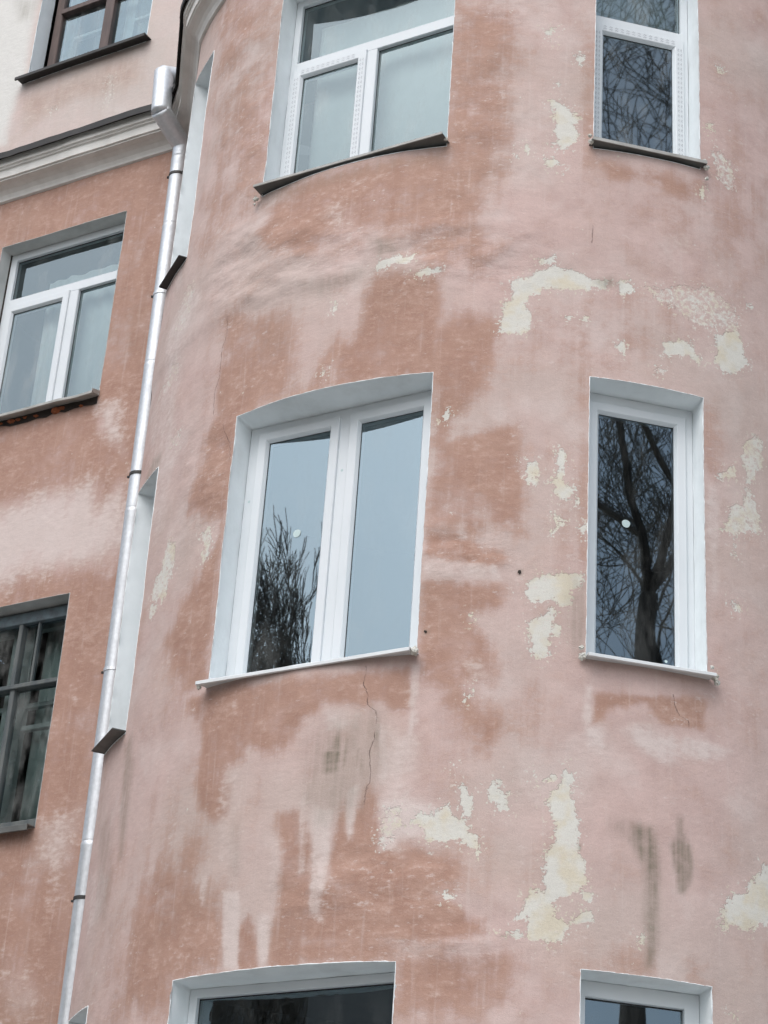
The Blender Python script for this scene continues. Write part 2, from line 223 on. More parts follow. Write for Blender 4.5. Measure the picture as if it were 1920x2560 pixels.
WALL_STAINS=[('w',0.85,0.2,'-9.047,6.689 -8.743,6.626 -8.462,6.655 -8.275,6.658 -7.948,6.641 -7.872,6.447 -7.706,6.581 -7.602,6.144 -7.811,6.062 -8.055,6.019 -8.406,6.085 -8.548,5.995 -8.903,5.976'),
('w',0.6,0.1,'-8.006,7.299 -7.814,7.298 -7.705,6.836 -7.97,7.069'),
('w',0.45,0.1,'-7.976,4.212 -7.622,4.323 -7.629,4.071 -7.731,3.834 -7.986,3.93'),
('w',0.35,0.15,'-8.124,3.384 -7.875,3.315 -7.715,3.068 -7.806,2.934 -8.041,2.95'),
('w',0.3,0.12,'-7.851,3.847 -7.643,3.874 -7.598,3.53 -7.78,3.643'),
('o',0.62,0.06,'-9.244,10.48 -8.117,10.505 -8.051,10.25 -8.371,10.239 -8.707,10.294 -8.962,10.195 -9.169,10.156'),
('g',1,0.12,'-10.565,12.572 -9.375,12.09 -9.26,11.531 -9.252,10.868 -9.225,10.633 -9.3,10.531 -9.31,10.251 -9.396,10.045 -10.057,10.183'),
('g',0.8,0.08,'-9.838,10.686 -9.344,10.515 -9.317,10.206 -9.297,10.013 -9.714,10.072'),
('d',0.35,0.06,'-9.537,11.638 -9.294,11.545 -9.324,11.355 -9.458,11.389'),
('p',0.5,0,'-8.396,10.403 -8.344,10.4 -8.337,10.166 -8.379,10.104 -8.396,10.31'),
('p',0.4,0,'-8.934,10.294 -8.885,10.278 -8.887,10.201 -8.921,10.22')]
CRACKS=['-0.9,4.11 -0.908,4.048 -0.883,3.996 -0.877,3.929 -0.832,3.893 -0.826,3.859',
'-0.83,3.745 -0.847,3.698 -0.847,3.641 -0.837,3.577 -0.838,3.517',
'-0.855,3.474 -0.86,3.435',
'-2.071,6.579 -2.06,6.456 -2.086,6.374 -2.086,6.177 -2.12,6.1 -2.105,5.957',
'0.661,4.049 0.669,4.009 0.694,3.964 0.744,3.949',
'-1.998,5.805 -1.934,5.706 -1.907,5.603',
'0.206,6.806 0.204,6.742']

# ------------------------------------------------------------------ helpers
def obj(name, mesh_or_bm, mat=None, parent=None, smooth=False):
    if isinstance(mesh_or_bm, bmesh.types.BMesh):
        me = bpy.data.meshes.new(name); mesh_or_bm.to_mesh(me); mesh_or_bm.free()
    else:
        me = mesh_or_bm
    o = bpy.data.objects.new(name, me); COL.objects.link(o)
    if mat is not None and len(me.materials) == 0: me.materials.append(mat)
    if smooth:
        for p in me.polygons: p.use_smooth = True
    if parent is not None: o.parent = parent
    return o

def empty(name, loc=(0, 0, 0)):
    o = bpy.data.objects.new(name, None); o.location = loc; o.empty_display_size = .2; COL.objects.link(o); return o

def tag(o, label=None, cat=None, group=None, kind=None):
    if label: o['label'] = label
    if cat: o['category'] = cat
    if group: o['group'] = group
    if kind: o['kind'] = kind
    return o

def pydata(name, verts, faces):
    me = bpy.data.meshes.new(name); me.from_pydata([tuple(map(float, v)) for v in verts], [], faces); me.update(); return me

_rs = np.random.RandomState(7)
_perm = _rs.rand(64, 64, 16).astype(np.float64)
def vnoise(x, y, k=0):
    x = np.asarray(x, float); y = np.asarray(y, float)
    xi = np.floor(x).astype(int); yi = np.floor(y).astype(int); fx = x - xi; fy = y - yi
    fx = fx * fx * (3 - 2 * fx); fy = fy * fy * (3 - 2 * fy)
    g = lambda a, b: _perm[a % 64, b % 64, k % 16]
    return (g(xi, yi) * (1 - fx) + g(xi + 1, yi) * fx) * (1 - fy) + (g(xi, yi + 1) * (1 - fx) + g(xi + 1, yi + 1) * fx) * fy - .5
def fbm(x, y, k=0, o=4):
    s = 0; a = 1.
    for i in range(o):
        s = s + a * vnoise(x * 2 ** i + 7.3 * i, y * 2 ** i + 3.1 * i, k + i); a *= .5
    return s

def inpoly_sd(px, py, poly):
    """signed distance (positive inside) from points to a polygon"""
    n = len(poly); d = np.full(px.shape, 1e9); ins = np.zeros(px.shape, bool)
    for i in range(n):
        x0, y0 = poly[i]; x1, y1 = poly[(i + 1) % n]
        ex, ey = x1 - x0, y1 - y0; L = ex * ex + ey * ey + 1e-12
        t = np.clip(((px - x0) * ex + (py - y0) * ey) / L, 0, 1)
        d = np.minimum(d, np.hypot(px - x0 - t * ex, py - y0 - t * ey))
        c = (y0 > py) != (y1 > py)
        ins ^= c & (px < ex * (py - y0) / (ey if abs(ey) > 1e-9 else 1e-9) + x0)
    return np.where(ins, d, -d)

def parse(s): return [tuple(float(v) for v in w.split(',')) for w in s.split()]

def stain_fields(stains, s, z):
    f = {k: np.zeros(s.shape) for k in 'owdrg'}; f['p'] = np.full(s.shape, -.25); f['pv'] = np.ones(s.shape)
    for kind, v, soft, txt in stains:
        P = np.array(parse(txt)); m = .25 + soft * 2.3
        sel = (s > P[:, 0].min() - m) & (s < P[:, 0].max() + m) & (z > P[:, 1].min() - m) & (z < P[:, 1].max() + m)
        if not sel.any(): continue
        sd = inpoly_sd(s[sel], z[sel], P)
        if kind == 'p':
            cur = f['p'][sel]; f['pv'][sel] = np.where(sd > cur, v, f['pv'][sel]); f['p'][sel] = np.maximum(cur, sd)
        else:
            soft = soft * (1.85 if kind == 'o' else 1.2); t = np.clip(sd / (2 * soft) + .5, 0, 1); t = t * t * (3 - 2 * t)
            f[kind][sel] = np.maximum(f[kind][sel], v * t)
    return f

# ------------------------------------------------------------------ materials
class NG:
    def __init__(s, name):
        s.m = bpy.data.materials.new(name); s.m.use_nodes = True; s.t = s.m.node_tree; s.t.nodes.clear()
        s.out = s.n('ShaderNodeOutputMaterial'); s.tc = None
    def n(s, t): return s.t.nodes.new(t)
    def l(s, a, b): s.t.links.new(a, b)
    def put(s, sock, v):
        if v is None: return
        if hasattr(v, 'is_output'): s.l(v, sock)
        elif isinstance(v, (tuple, list)) and len(v) == 3 and sock.type == 'RGBA': sock.default_value = (*v, 1)
        else: sock.default_value = v
    def pos(s):
        if s.tc is None: s.tc = s.n('ShaderNodeTexCoord')
        return s.tc.outputs['Object']
    def attr(s, name):
        a = s.n('ShaderNodeAttribute'); a.attribute_name = name; return a.outputs['Fac']
    def noise(s, scale, detail=4, rough=.55, stretch=None, off=(0, 0, 0)):
        v = s.pos()
        if stretch or any(off):
            mp = s.n('ShaderNodeMapping'); s.l(v, mp.inputs[0]); mp.inputs['Scale'].default_value = stretch or (1, 1, 1); mp.inputs['Location'].default_value = off; v = mp.outputs[0]
        t = s.n('ShaderNodeTexNoise'); s.l(v, t.inputs['Vector']); t.inputs['Scale'].default_value = scale; t.inputs['Detail'].default_value = detail; t.inputs['Roughness'].default_value = rough
        return t.outputs[0]
    def math(s, op, a, b=None, c=None, clamp=False):
        m = s.n('ShaderNodeMath'); m.operation = op; m.use_clamp = clamp
        s.put(m.inputs[0], a); s.put(m.inputs[1], b); s.put(m.inputs[2], c); return m.outputs[0]
    def ramp(s, v, a, b, lo=0, hi=1, smooth=True):
        m = s.n('ShaderNodeMapRange'); m.interpolation_type = 'SMOOTHSTEP' if smooth else 'LINEAR'
        s.put(m.inputs[0], v); m.inputs[1].default_value = a; m.inputs[2].default_value = b; m.inputs[3].default_value = lo; m.inputs[4].default_value = hi; return m.outputs[0]
    def mix(s, f, a, b, mode='MIX'):
        m = s.n('ShaderNodeMixRGB'); m.blend_type = mode; s.put(m.inputs[0], f); s.put(m.inputs[1], a); s.put(m.inputs[2], b); return m.outputs[0]
    def bump(s, h, strength=.3, dist=.01, normal=None):
        b = s.n('ShaderNodeBump'); s.put(b.inputs['Strength'], strength); b.inputs['Distance'].default_value = dist; s.put(b.inputs['Height'], h)
        if normal is not None: s.l(normal, b.inputs['Normal'])
        return b.outputs[0]
    def bsdf(s, col, rough=.8, metal=0., normal=None, spec=None):
        b = s.n('ShaderNodeBsdfPrincipled'); s.put(b.inputs['Base Color'], col); s.put(b.inputs['Roughness'], rough); s.put(b.inputs['Metallic'], metal)
        if spec is not None: b.inputs['Specular IOR Level'].default_value = spec
        if normal is not None: s.l(normal, b.inputs['Normal'])
        s.l(b.outputs[0], s.out.inputs[0]); return b

def plaster(name, scuff=1.):
    """lime-washed plaster: pale pink, salmon where the wash survives, cream where it flaked away, dirt and cracks"""
    g = NG(name); A = g.attr
    n_big = g.noise(1.1, 2); n_mid = g.noise(5.5, 4, .6); n_fine = g.noise(30, 3, .6, stretch=(.62, .62, 1.15)); n_grain = g.noise(210, 1, .6); n_tiny = g.noise(95, 2, .6)
    n_str = g.noise(7, 3, .6, stretch=(2.2, 2.2, .16)); n_str2 = g.noise(19, 2, .6, stretch=(2, 2, .1), off=(3, 1, 5))
    n_hor = g.noise(6, 3, .5, stretch=(.75, .75, 1.7), off=(5, 2, 1)); n_drip = g.noise(7, 3, .6, stretch=(2, 2, .09), off=(1, 9, 2)); n_blot = g.noise(2.4, 4, .62, off=(8, 1, 6))
    C = lambda v, k: g.math('MULTIPLY', g.math('SUBTRACT', v, .5), k)
    S = lambda *v: v[0] if len(v) == 1 else g.math('ADD', v[0], S(*v[1:]))
    pink = g.mix(g.ramp(n_mid, .3, .7), PINK_A, PINK_B)
    pink = g.mix(g.ramp(n_big, .35, .65, 0, .6), pink, PINK_C)
    pink = g.mix(g.ramp(n_blot, .5, .72, 0, .3), pink, SAL_C)
    pink = g.mix(g.ramp(n_blot, .47, .3, 0, .4), pink, BLOOM)
    sal = g.mix(g.ramp(n_mid, .32, .68), SAL_A, SAL_B)
    sal = g.mix(g.ramp(S(n_fine, C(n_tiny, .5), C(n_blot, .6)), .45, .8, 0, .5), sal, SAL_C)
    sal = g.mix(g.ramp(n_blot, .48, .28, 0, .45), sal, PINK_B)
    o = S(A('orange'), C(n_mid, 1.4), C(n_fine, .85), C(n_tiny, .35), C(n_drip, .85), C(n_blot, .9), g.math('MULTIPLY', C(n_hor, 1.0), A('rough')))
    fo = g.ramp(o, .04, .97)
    col = g.mix(fo, pink, sal)
    # pale bloom and run-off streaks
    w = S(A('white'), C(n_mid, .9), C(n_fine, .8), C(n_drip, .6))
    col = g.mix(g.ramp(w, .12, .8, 0, .85), col, BLOOM)
    col = g.mix(g.ramp(n_str2, .56, .78, 0, .2), col, BLOOM)
    col = g.mix(g.ramp(n_str, .6, .8, 0, .16), col, SAL_C)
    # second paler coat (upper storey)
    gq = g.math('ADD', A('pale'), g.math('MULTIPLY', g.math('SUBTRACT', n_mid, .5), .35))
    col = g.mix(g.ramp(gq, .1, .95), col, PALE)
    # flaked patches, ragged edge
    pk = S(A('peel'), C(n_fine, .085), C(n_tiny, .05), C(n_mid, .06), C(n_str2, .05))
    sat = g.math('MULTIPLY', g.ramp(g.noise(52, 2, .6, off=(3, 9, 7)), .62, .65), g.ramp(A('peel'), -.075, -.01))
    speck = g.math('MULTIPLY', g.ramp(g.noise(23, 3, .7, off=(9, 4, 2)), .70, .72), g.ramp(g.noise(1.6, 2, off=(2, 8, 3)), .5, .62))
    fp0 = g.ramp(pk, -.003, .004)
    thin = g.math('MULTIPLY', g.ramp(g.math('ADD', g.noise(44, 4, .7, off=(1, 7, 4)), g.math('MULTIPLY', A('peelv'), .62)), .78, 1.0), fp0)
    fp = g.math('MAXIMUM', g.math('MAXIMUM', thin, sat), g.math('MULTIPLY', speck, .8))
    cream = g.mix(g.ramp(g.noise(8, 3, off=(4, 4, 9)), .42, .66), CREAM_A, CREAM_B)
    cream = g.mix(g.ramp(n_fine, .5, .8, 0, .5), cream, CREAM_C)
    col = g.mix(fp, col, cream)
    fl = g.noise(26, 3, .7, stretch=(.7, .7, 1.5), off=(6, 3, 8)); flk = g.math('MULTIPLY', g.ramp(S(fl, C(n_blot, .35), g.math('MULTIPLY', A('rough'), .05)), .62, .76), .5 * scuff)
    col = g.mix(flk, col, BLOOM)
    # dirt and damp, and the painted dark of one wall hole
    dd = g.math('MULTIPLY', A('dirt'), g.ramp(n_str2, .25, .75, .55, 1.15)); dd = g.math('MULTIPLY', dd, g.ramp(n_fine, .2, .7, .6, 1.1), clamp=True)
    col = g.mix(dd, col, DIRT)
    col = g.mix(g.ramp(n_big, .5, .75, 0, .12), col, DIRT)
    # grain
    gr = g.ramp(n_grain, .25, .75, .93, 1.07, False)
    col = g.mix(1, col, g.math('MULTIPLY', gr, g.ramp(n_fine, .2, .8, .95, 1.05, False)), 'MULTIPLY')
    # cracks
    ck = g.math('ABSOLUTE', g.math('ADD', A('crackd'), g.math('MULTIPLY', g.math('SUBTRACT', n_fine, .5), .022)))
    cm = g.math('MULTIPLY', g.ramp(ck, .0008, .0034, 1, 0), g.math('MULTIPLY', A('crackm'), g.ramp(n_fine, .35, .6, .25, 1)))
    col = g.mix(g.math('MULTIPLY', cm, .6), col, (.07, .05, .045))
    h = g.math('MULTIPLY', n_fine, g.math('ADD', .35, g.math('MULTIPLY', A('rough'), .35)))
    h = g.math('ADD', h, g.math('MULTIPLY', n_grain, .16)); h = g.math('ADD', h, g.math('MULTIPLY', n_mid, .7))
    h = g.math('ADD', h, g.math('MULTIPLY', g.math('MULTIPLY', n_hor, A("rough")), 1.6))
    h = g.math('SUBTRACT', h, g.math('MULTIPLY', fp0, .55)); h = g.math('SUBTRACT', h, g.math('MULTIPLY', cm, .8))
    g.bsdf(col, .92, normal=g.bump(h, .55, .012), spec=.2)
    return g.m

PINK_A, PINK_B, PINK_C = (.55, .415, .383), (.49, .362, .333), (.51, .428, .39)
SAL_A, SAL_B, SAL_C = (.345, .206, .158), (.405, .258, .204), (.485, .345, .29)
BLOOM = (.61, .53, .50); PALE = (.63, .62, .59)
CREAM_A, CREAM_B, CREAM_C = (.62, .61, .56), (.60, .55, .44), (.52, .50, .46)
DIRT = (.175, .155, .115)

def simple(name, c1, c2=None, rough=.6, scale=14, bump=.15, metal=0., spec=None, stretch=None, detail=4, grime=0, bdist=.004):
    g = NG(name); n = g.noise(scale, detail, stretch=stretch)
    col = g.mix(g.ramp(n, .3, .7), c1, c2 or tuple(x * .88 for x in c1))
    if grime: col = g.mix(g.ramp(g.noise(5, 5, .65, stretch=(1, 1, .4), off=(3, 3, 3)), .48, .75, 0, grime), col, (.25, .24, .21))
    g.bsdf(col, rough, metal, normal=g.bump(g.noise(scale * 6, 3), bump, bdist) if bump else None, spec=spec); return g.m

M = {}
M['bay'] = plaster('bay_plaster'); M['wall'] = plaster('wall_plaster', .35)
M['reveal'] = simple('white_reveal_paint', (.84, .89, .905), (.80, .85, .865), .75, 7, .25, grime=.14)
M['reveal_old'] = simple('grey_reveal_paint', (.55, .57, .56), (.43, .45, .44), .8, 5, .3, grime=.3)
M['pvc'] = simple('white_pvc', (.66, .70, .725), (.63, .675, .70), .45, 3, .0, spec=.5)
M['gasket'] = simple('dark_gasket', (.03, .03, .035), None, .6, 20, 0)
M['metal_white'] = simple('white_sheet_sill', (.70, .73, .74), (.65, .68, .69), .45, 6, .03, grime=.1)
M['metal_dark'] = simple('grey_sheet_sill', (.13, .135, .13), (.09, .095, .09), .55, 9, .05)
M['metal_grey'] = simple('pale_sheet_sill', (.42, .42, .40), (.30, .30, .28), .55, 9, .05, grime=.3)
M['black'] = simple('black_flashing', (.018, .018, .018), (.03, .028, .026), .6, 8, .1)
M['cornice'] = simple('cornice_plaster', (.70, .69, .66), (.60, .59, .56), .85, 5, .3, grime=.2)
M['wood_brown'] = simple('brown_window_wood', (.10, .065, .055), (.055, .035, .03), .55, 22, .3, stretch=(1, 1, .15))
M['wood_old'] = simple('worn_grey_window_wood', (.13, .14, .135), (.07, .085, .09), .75, 16, .5, stretch=(1, 1, .15))
M['wood_blue'] = simple('blue_grey_window_wood', (.12, .16, .18), (.08, .10, .11), .7, 16, .4)
M['inner_frame'] = simple('inner_frame_paint', (.62, .66, .67), (.5, .54, .55), .6, 10, .1)
M['curtain'] = simple('net_curtain', (.52, .575, .575), (.45, .51, .51), .9, 4, 0)
M['curtain_grey'] = simple('grey_curtain', (.45, .50, .50), (.38, .43, .44), .9, 4, 0)
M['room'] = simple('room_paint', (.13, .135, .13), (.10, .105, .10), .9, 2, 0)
M['foam'] = simple('filler_plaster', (.66, .66, .62), (.55, .54, .48), .9, 40, .6, bdist=.01)
M['brick'] = simple('broken_brick', (.40, .13, .05), (.22, .075, .035), .9, 30, .6, bdist=.01)
M['hole'] = simple('hollow_shade_and_nail', (.05, .04, .035), (.03, .025, .02), .95, 20, .4)  # shade inside gaps and hollows given as a colour; nails share it
M['sticker'] = simple('round_sticker_paper', (.50, .62, .62), (.42, .54, .54), .6, 30, 0)
M['print'] = simple('film_print_ink', (.42, .45, .48), None, .6, 10, 0)
M['bark'] = simple('dark_bark', (.10, .085, .072), (.06, .05, .043), .95, 9, .6, stretch=(1, 1, .3), bdist=.02)
M['twig'] = simple('twig_bark', (.20, .17, .14), (.14, .115, .095), .9, 9, 0)
M['bracket'] = simple('black_bracket_iron', (.022, .022, .022), (.04, .035, .03), .6, 20, .1)

def galvanised():
    g = NG('galvanised_steel'); v = g.n('ShaderNodeTexVoronoi'); g.l(g.pos(), v.inputs['Vector']); v.inputs['Scale'].default_value = 38
    c = g.mix(g.ramp(v.outputs['Distance'], .1, .8, 0, .5), (.66, .69, .715), (.54, .57, .59))
    c = g.mix(g.ramp(g.noise(3, 4), .5, .75, 0, .35), c, (.52, .54, .55))
    g.bsdf(c, g.ramp(g.noise(16, 3), .3, .7, .48, .62), .8, normal=g.bump(g.noise(9, 2), .18, .006)); return g.m
M['zinc'] = galvanised()

def glass(name, refl=.2, tint=(.80, .87, .86), wav=.35, dirt=.04, gcol=(.66, .84, .93), rough=.012):
    """double glazing: sky mirrored by several faces, the room dim behind"""
    g = NG(name); fr = g.n('ShaderNodeFresnel'); fr.inputs[0].default_value = 1.5
    nrm = g.bump(g.noise(1.3, 1.5), wav, .008)
    f = g.math('ADD', g.math('MULTIPLY', fr.outputs[0], 2.4), refl - .1, clamp=True)
    tr = g.n('ShaderNodeBsdfTransparent'); g.put(tr.inputs[0], tint)
    gl = g.n('ShaderNodeBsdfGlossy'); g.put(gl.inputs[0], gcol); gl.inputs['Roughness'].default_value = rough; g.l(nrm, gl.inputs['Normal'])
    mx = g.n('ShaderNodeMixShader'); g.l(f, mx.inputs[0]); g.l(tr.outputs[0], mx.inputs[1]); g.l(gl.outputs[0], mx.inputs[2])
    df = g.n('ShaderNodeBsdfDiffuse'); g.put(df.inputs[0], (.6, .62, .6))
    m2 = g.n('ShaderNodeMixShader'); g.l(g.ramp(g.noise(6, 5, .65, stretch=(1, 1, .35)), .45, .8, 0, dirt * 2.2), m2.inputs[0]); g.l(mx.outputs[0], m2.inputs[1]); g.l(df.outputs[0], m2.inputs[2])
    g.l(m2.outputs[0], g.out.inputs[0]); return g.m
M['glass'] = glass('window_glass', .24); M['glass_mid'] = glass('film_glass', .25, (.80, .87, .86), .35, .10, (.70, .86, .93), .02); M['glass_soft'] = glass('film_dulled_glass', .17, (.85, .90, .88), .35, .10, (.68, .82, .87), .035); M['glass_old'] = glass('old_window_glass', .17, (.72, .80, .78), 1.0, .1)

# ------------------------------------------------------------------ wall surfaces
FB = None
def bay_disp(s, z):
    """unevenness of the hand-laid render (metres, outward)"""
    d = .016 * fbm(s * .9 + 3, z * .9 + 9, 0, 3) + .005 * fbm(s * 4, z * 4, 3, 3)
    belt = 6.58 + .035 * np.sin(s * 1.7)                      # slight belt where the storeys were rendered separately
    d = d + .012 / (1 + np.exp(-(z - belt) / .02)) * (1 / (1 + np.exp((z - belt - .5) / .15))) / (1 + np.exp((s + .1) / .12))
    r = FB(s, z)
    d = d + r * (.029 * fbm(s * 3.0, z * 6, 5, 3) + .005 * fbm(s * 12, z * 16, 8, 2))
    return d
_rst = [x for x in BAY_STAINS if x[0] == 'r']
def FB(s, z):
    s = np.atleast_1d(np.asarray(s, float)); z = np.atleast_1d(np.asarray(z, float)); s, z = np.broadcast_arrays(s, z)
    return stain_fields(_rst, s.ravel().copy(), z.ravel().copy())['r'].reshape(s.shape)
def bay_pt(t, z, out=0.):
    t = np.atleast_1d(np.asarray(t, float)); z = np.atleast_1d(np.asarray(z, float)); t, z = np.broadcast_arrays(t, z)
    r = R + bay_disp(t * R, z) + out
    return np.stack([CX + r * np.sin(t), CY - r * np.cos(t), z], -1)
def wall_disp(s, z):
    return .012 * fbm(s * .8 + 13, z * .8 + 1, 2, 3) + .004 * fbm(s * 4, z * 4, 6, 3)
def wall_pt(s, z, out=0.):
    s = np.atleast_1d(np.asarray(s, float)); z = np.atleast_1d(np.asarray(z, float)); s, z = np.broadcast_arrays(s, z)
    q = WDIST - (wall_disp(s, z) + out)
    return np.stack([-WN[0] * q + WD[0] * s, -WN[1] * q + WD[1] * s, z], -1)

# openings: (surface, u0, u1, z0, z1)
OPEN = {}
for k, (z0, z1) in {1: (7.385, 9.04), 0: (4.195, 5.845), -1: (.99, 2.632)}.items():
    OPEN['n', k] = ('bay', -1.262, -1.108, z0 - .03, z1 + .01)
    OPEN['w', k] = ('bay', -.7705 - (.004 if k < 0 else 0), -.2625 - (.005 if k < 0 else 0), z0, z1)
    OPEN['m', k] = ('bay', .0835, .3465, z0, z1)
OPEN['l', 2] = ('wall', -9.235, -8.07, 10.645, 12.3)
OPEN['l', 1] = ('wall', -9.17, -8.01, 7.385, 8.992)
OPEN['l', 0] = ('wall', -9.17, -8.00, 4.187, 5.828)

def lines(lo, hi, flo, fhi, fine, coarse, extra):
    a = list(np.arange(lo, flo, coarse)) + list(np.arange(flo, fhi, fine)) + list(np.arange(fhi, hi + coarse * .5, coarse)) + [hi]
    a = [v for v in a if all(abs(v - e) > fine * .45 for e in extra)] + list(extra)
    return np.array(sorted(set(np.round([v for v in a if lo - 1e-9 <= v <= hi + 1e-9], 5))))

def wall_mesh(name, kind, us, zs, ptf, stains, uscale, base_o, cut=None):
    U, Z = np.meshgrid(us, zs); nu, nz = len(us), len(zs)
    V = ptf(U.ravel(), Z.ravel())
    uc = .5 * (us[1:] + us[:-1]); zc = .5 * (zs[1:] + zs[:-1]); UC, ZC = np.meshgrid(uc, zc)
    keep = np.ones(UC.shape, bool)
    for s_, a, b, c, d in OPEN.values():
        if s_ == kind: keep &= ~((UC > a) & (UC < b) & (ZC > c) & (ZC < d))
    if cut is not None: keep &= ~cut(UC, ZC)
    J, I = np.nonzero(keep); b = J * nu + I
    F = np.stack([b, b + 1, b + nu + 1, b + nu], 1)
    used = np.unique(F); remap = np.full(len(V), -1); remap[used] = np.arange(len(used)); V = V[used]; F = remap[F]
    me = bpy.data.meshes.new(name)
    me.vertices.add(len(V)); me.vertices.foreach_set('co', V.astype(np.float32).ravel())
    me.loops.add(F.size); me.loops.foreach_set('vertex_index', F.astype(np.int32).ravel())
    me.polygons.add(len(F)); me.polygons.foreach_set('loop_start', np.arange(0, F.size, 4, dtype=np.int32))
    me.polygons.foreach_set('use_smooth', np.ones(len(F), bool))
    me.update(calc_edges=True); me.validate()
    s = (U.ravel() * uscale)[used]; z = Z.ravel()[used]
    f = stain_fields(stains, s, z)
    o = f['o'] + base_o(s, z)
    cd = np.full(s.shape, .5); cm = np.zeros(s.shape)
    if kind == 'bay':
        for c in CRACKS:
            P = np.array(parse(c)); P = P[np.argsort(P[:, 1])]
            x = np.interp(z, P[:, 1], P[:, 0]); dz = np.maximum(np.maximum(P[0, 1] - z, z - P[-1, 1]), 0)
            m = np.clip(1 - np.abs(s - x) / .12, 0, 1) * np.clip(1 - dz / .04, 0, 1)
            up = m > cm; cd = np.where(up, s - x, cd); cm = np.maximum(cm, m)
        cm = np.clip(cm * 3, 0, 1)
    f['g'] = np.maximum(f['g'], np.where(z > 9.65, .42, 0)) if kind == 'wall' else f['g']
    for nm, val in dict(orange=np.clip(o, 0, 1), peel=f['p'], peelv=f['pv'], white=f['w'], dirt=f['d'], rough=f['r'], pale=f['g'], crackd=cd, crackm=cm).items():
        a = me.attributes.new(nm, 'FLOAT', 'POINT'); a.data.foreach_set('value', val.astype(np.float32))
    return me

building = empty('apartment_building', (CX, CY, GZ))
def part(o):
    o.parent = building; o.matrix_parent_inverse = Matrix.Translation((-CX, -CY, -GZ)); return o
tag(building, 'salmon pink plastered apartment building with peeling paint and a round corner bay', 'building')

bt = [v for k in OPEN.values() if k[0] == 'bay' for v in k[1:3]]; bz = [v for k in OPEN.values() if k[0] == 'bay' for v in k[3:5]]
dt = .018 / R
us = lines(T_END, 2.25, T_END, .62, dt, .05, [T_END] + sorted(set(bt)))
zs = lines(GZ, 9.75, 2.2, 9.72, .018, .15, sorted(set(bz)))
bay_wall = part(obj('bay_wall', wall_mesh('bay_wall', 'bay', us, zs, bay_pt, BAY_STAINS, R, lambda s, z: 0 * s + .06), M['bay']))
wt = [v for k in OPEN.values() if k[0] == 'wall' for v in k[1:3]]; wz = [v for k in OPEN.values() if k[0] == 'wall' for v in k[3:5]]
S_CORNER = -7.435
us = lines(-13.0, -2.5, -9.7, -7.3, .03, .4, sorted(set(wt)) + [S_CORNER])
zs = lines(GZ, 13.4, 2.2, 12.2, .03, .2, sorted(set(wz)) + [9.46])
street_wall = part(obj('street_wall', wall_mesh('street_wall', 'wall', us, zs, wall_pt, WALL_STAINS, 1.,
    lambda s, z: np.where(z > 9.6, .12, .98) - .85 * stain_fields([x for x in WALL_STAINS if x[0] == 'w'], s, z)['w'] * (z < 9.6), cut=lambda u, z: (u > S_CORNER) & (z < 9.46)), M['wall']))
# the short return between bay and street wall
E0 = np.array([CX + R * math.sin(T_END), CY - R * math.cos(T_END)])
q0 = -WN * WDIST + WD * S_CORNER
vv, ff = [], []
zz = np.linspace(GZ, 9.75, 60)
for z in zz:
    p0 = bay_pt(T_END, z)[0]; p1 = np.array([p0[0] + .02, p0[1] + .5, z]); p2 = wall_pt(S_CORNER, z)[0]; p2 = np.array([q0[0] + (p2[0] - q0[0]), p2[1], z]) + np.array([WN[0], WN[1], 0]) * -.03
    vv += [p0, p1, p2]
for i in range(len(zz) - 1):
    a = i * 3; ff += [(a + 1, a, a + 3, a + 4), (a + 2, a + 1, a + 4, a + 5)]
part(obj('bay_return_wall', pydata('bay_return_wall', vv, ff), M['bay'], smooth=True))

# ------------------------------------------------------------------ cornice: one moulding along the street wall and round the bay
prof = [(-.02, 9.43), (.004, 9.432), (.02, 9.437), (.026, 9.452), (.04, 9.475), (.068, 9.498), (.105, 9.513), (.15, 9.52), (.15, 9.532), (.166, 9.534), (.168, 9.60), (.172, 9.604), (.186, 9.606), (.188, 9.616), (.205, 9.62), (.207, 9.69), (-.02, 9.70)]
flash = [(-.01, 9.703), (.212, 9.696), (.236, 9.662), (.250, 9.655), (.254, 9.708), (.225, 9.726), (-.01, 9.80)]
path = []
for s in np.linspace(-13, S_CORNER - .0, 60):
    p = -WN * WDIST + WD * s; path.append((p, WN))
arc = []
for t in np.linspace(T_END, 2.25, 120):
    arc.append((np.array([CX + R * math.sin(t), CY - R * math.cos(t)]), np.array([math.sin(t), -math.cos(t)])))
side_n = np.array([-1., .02]); side_n /= np.linalg.norm(side_n)
def mitre(p, n1, n2):
    m = n1 + n2; m = m / (m @ n1); return (p, m)
corner_in = mitre(q0, WN, side_n); corner_out = mitre(E0, side_n, arc[0][1])
BK = .70
turn = []
for f in np.linspace(0, 1, 7):
    nn = side_n * (1 - f) + arc[0][1] * f; turn.append((E0 + np.array([0, .05]) * (1 - f), nn / np.linalg.norm(nn) * BK))
full = path[:-1] + [(q0, corner_in[1])] + [(q0 + np.array([0, -.35]), side_n * BK)] + turn + [(p, nn * BK) for p, nn in arc[1:]]
def sweep(name, pr, pts, mat, parent, wob=0., smooth=False):
    V, F = [], []; m = len(pr)
    for i, (p, nn) in enumerate(pts):
        for j, (o, z) in enumerate(pr):
            w = wob * vnoise(i * .37, j * .2, 4); w2 = wob * vnoise(i * .9 + 5, 3, 7)
            V.append((p[0] + nn[0] * (o + w), p[1] + nn[1] * (o + w), z + w2))
    for i in range(len(pts) - 1):
        for j in range(m - 1):
            a = i * m + j; F.append((a, a + m, a + m + 1, a + 1))
    me = pydata(name, V, F)
    return obj(name, me, mat, parent, smooth)
cornice = part(sweep('cornice', prof, full, M['cornice'], None, .006))
fl = sweep('flashing', flash, full, M['black'], cornice, .016); tag(fl, 'black sheet metal flashing along the cornice edge')
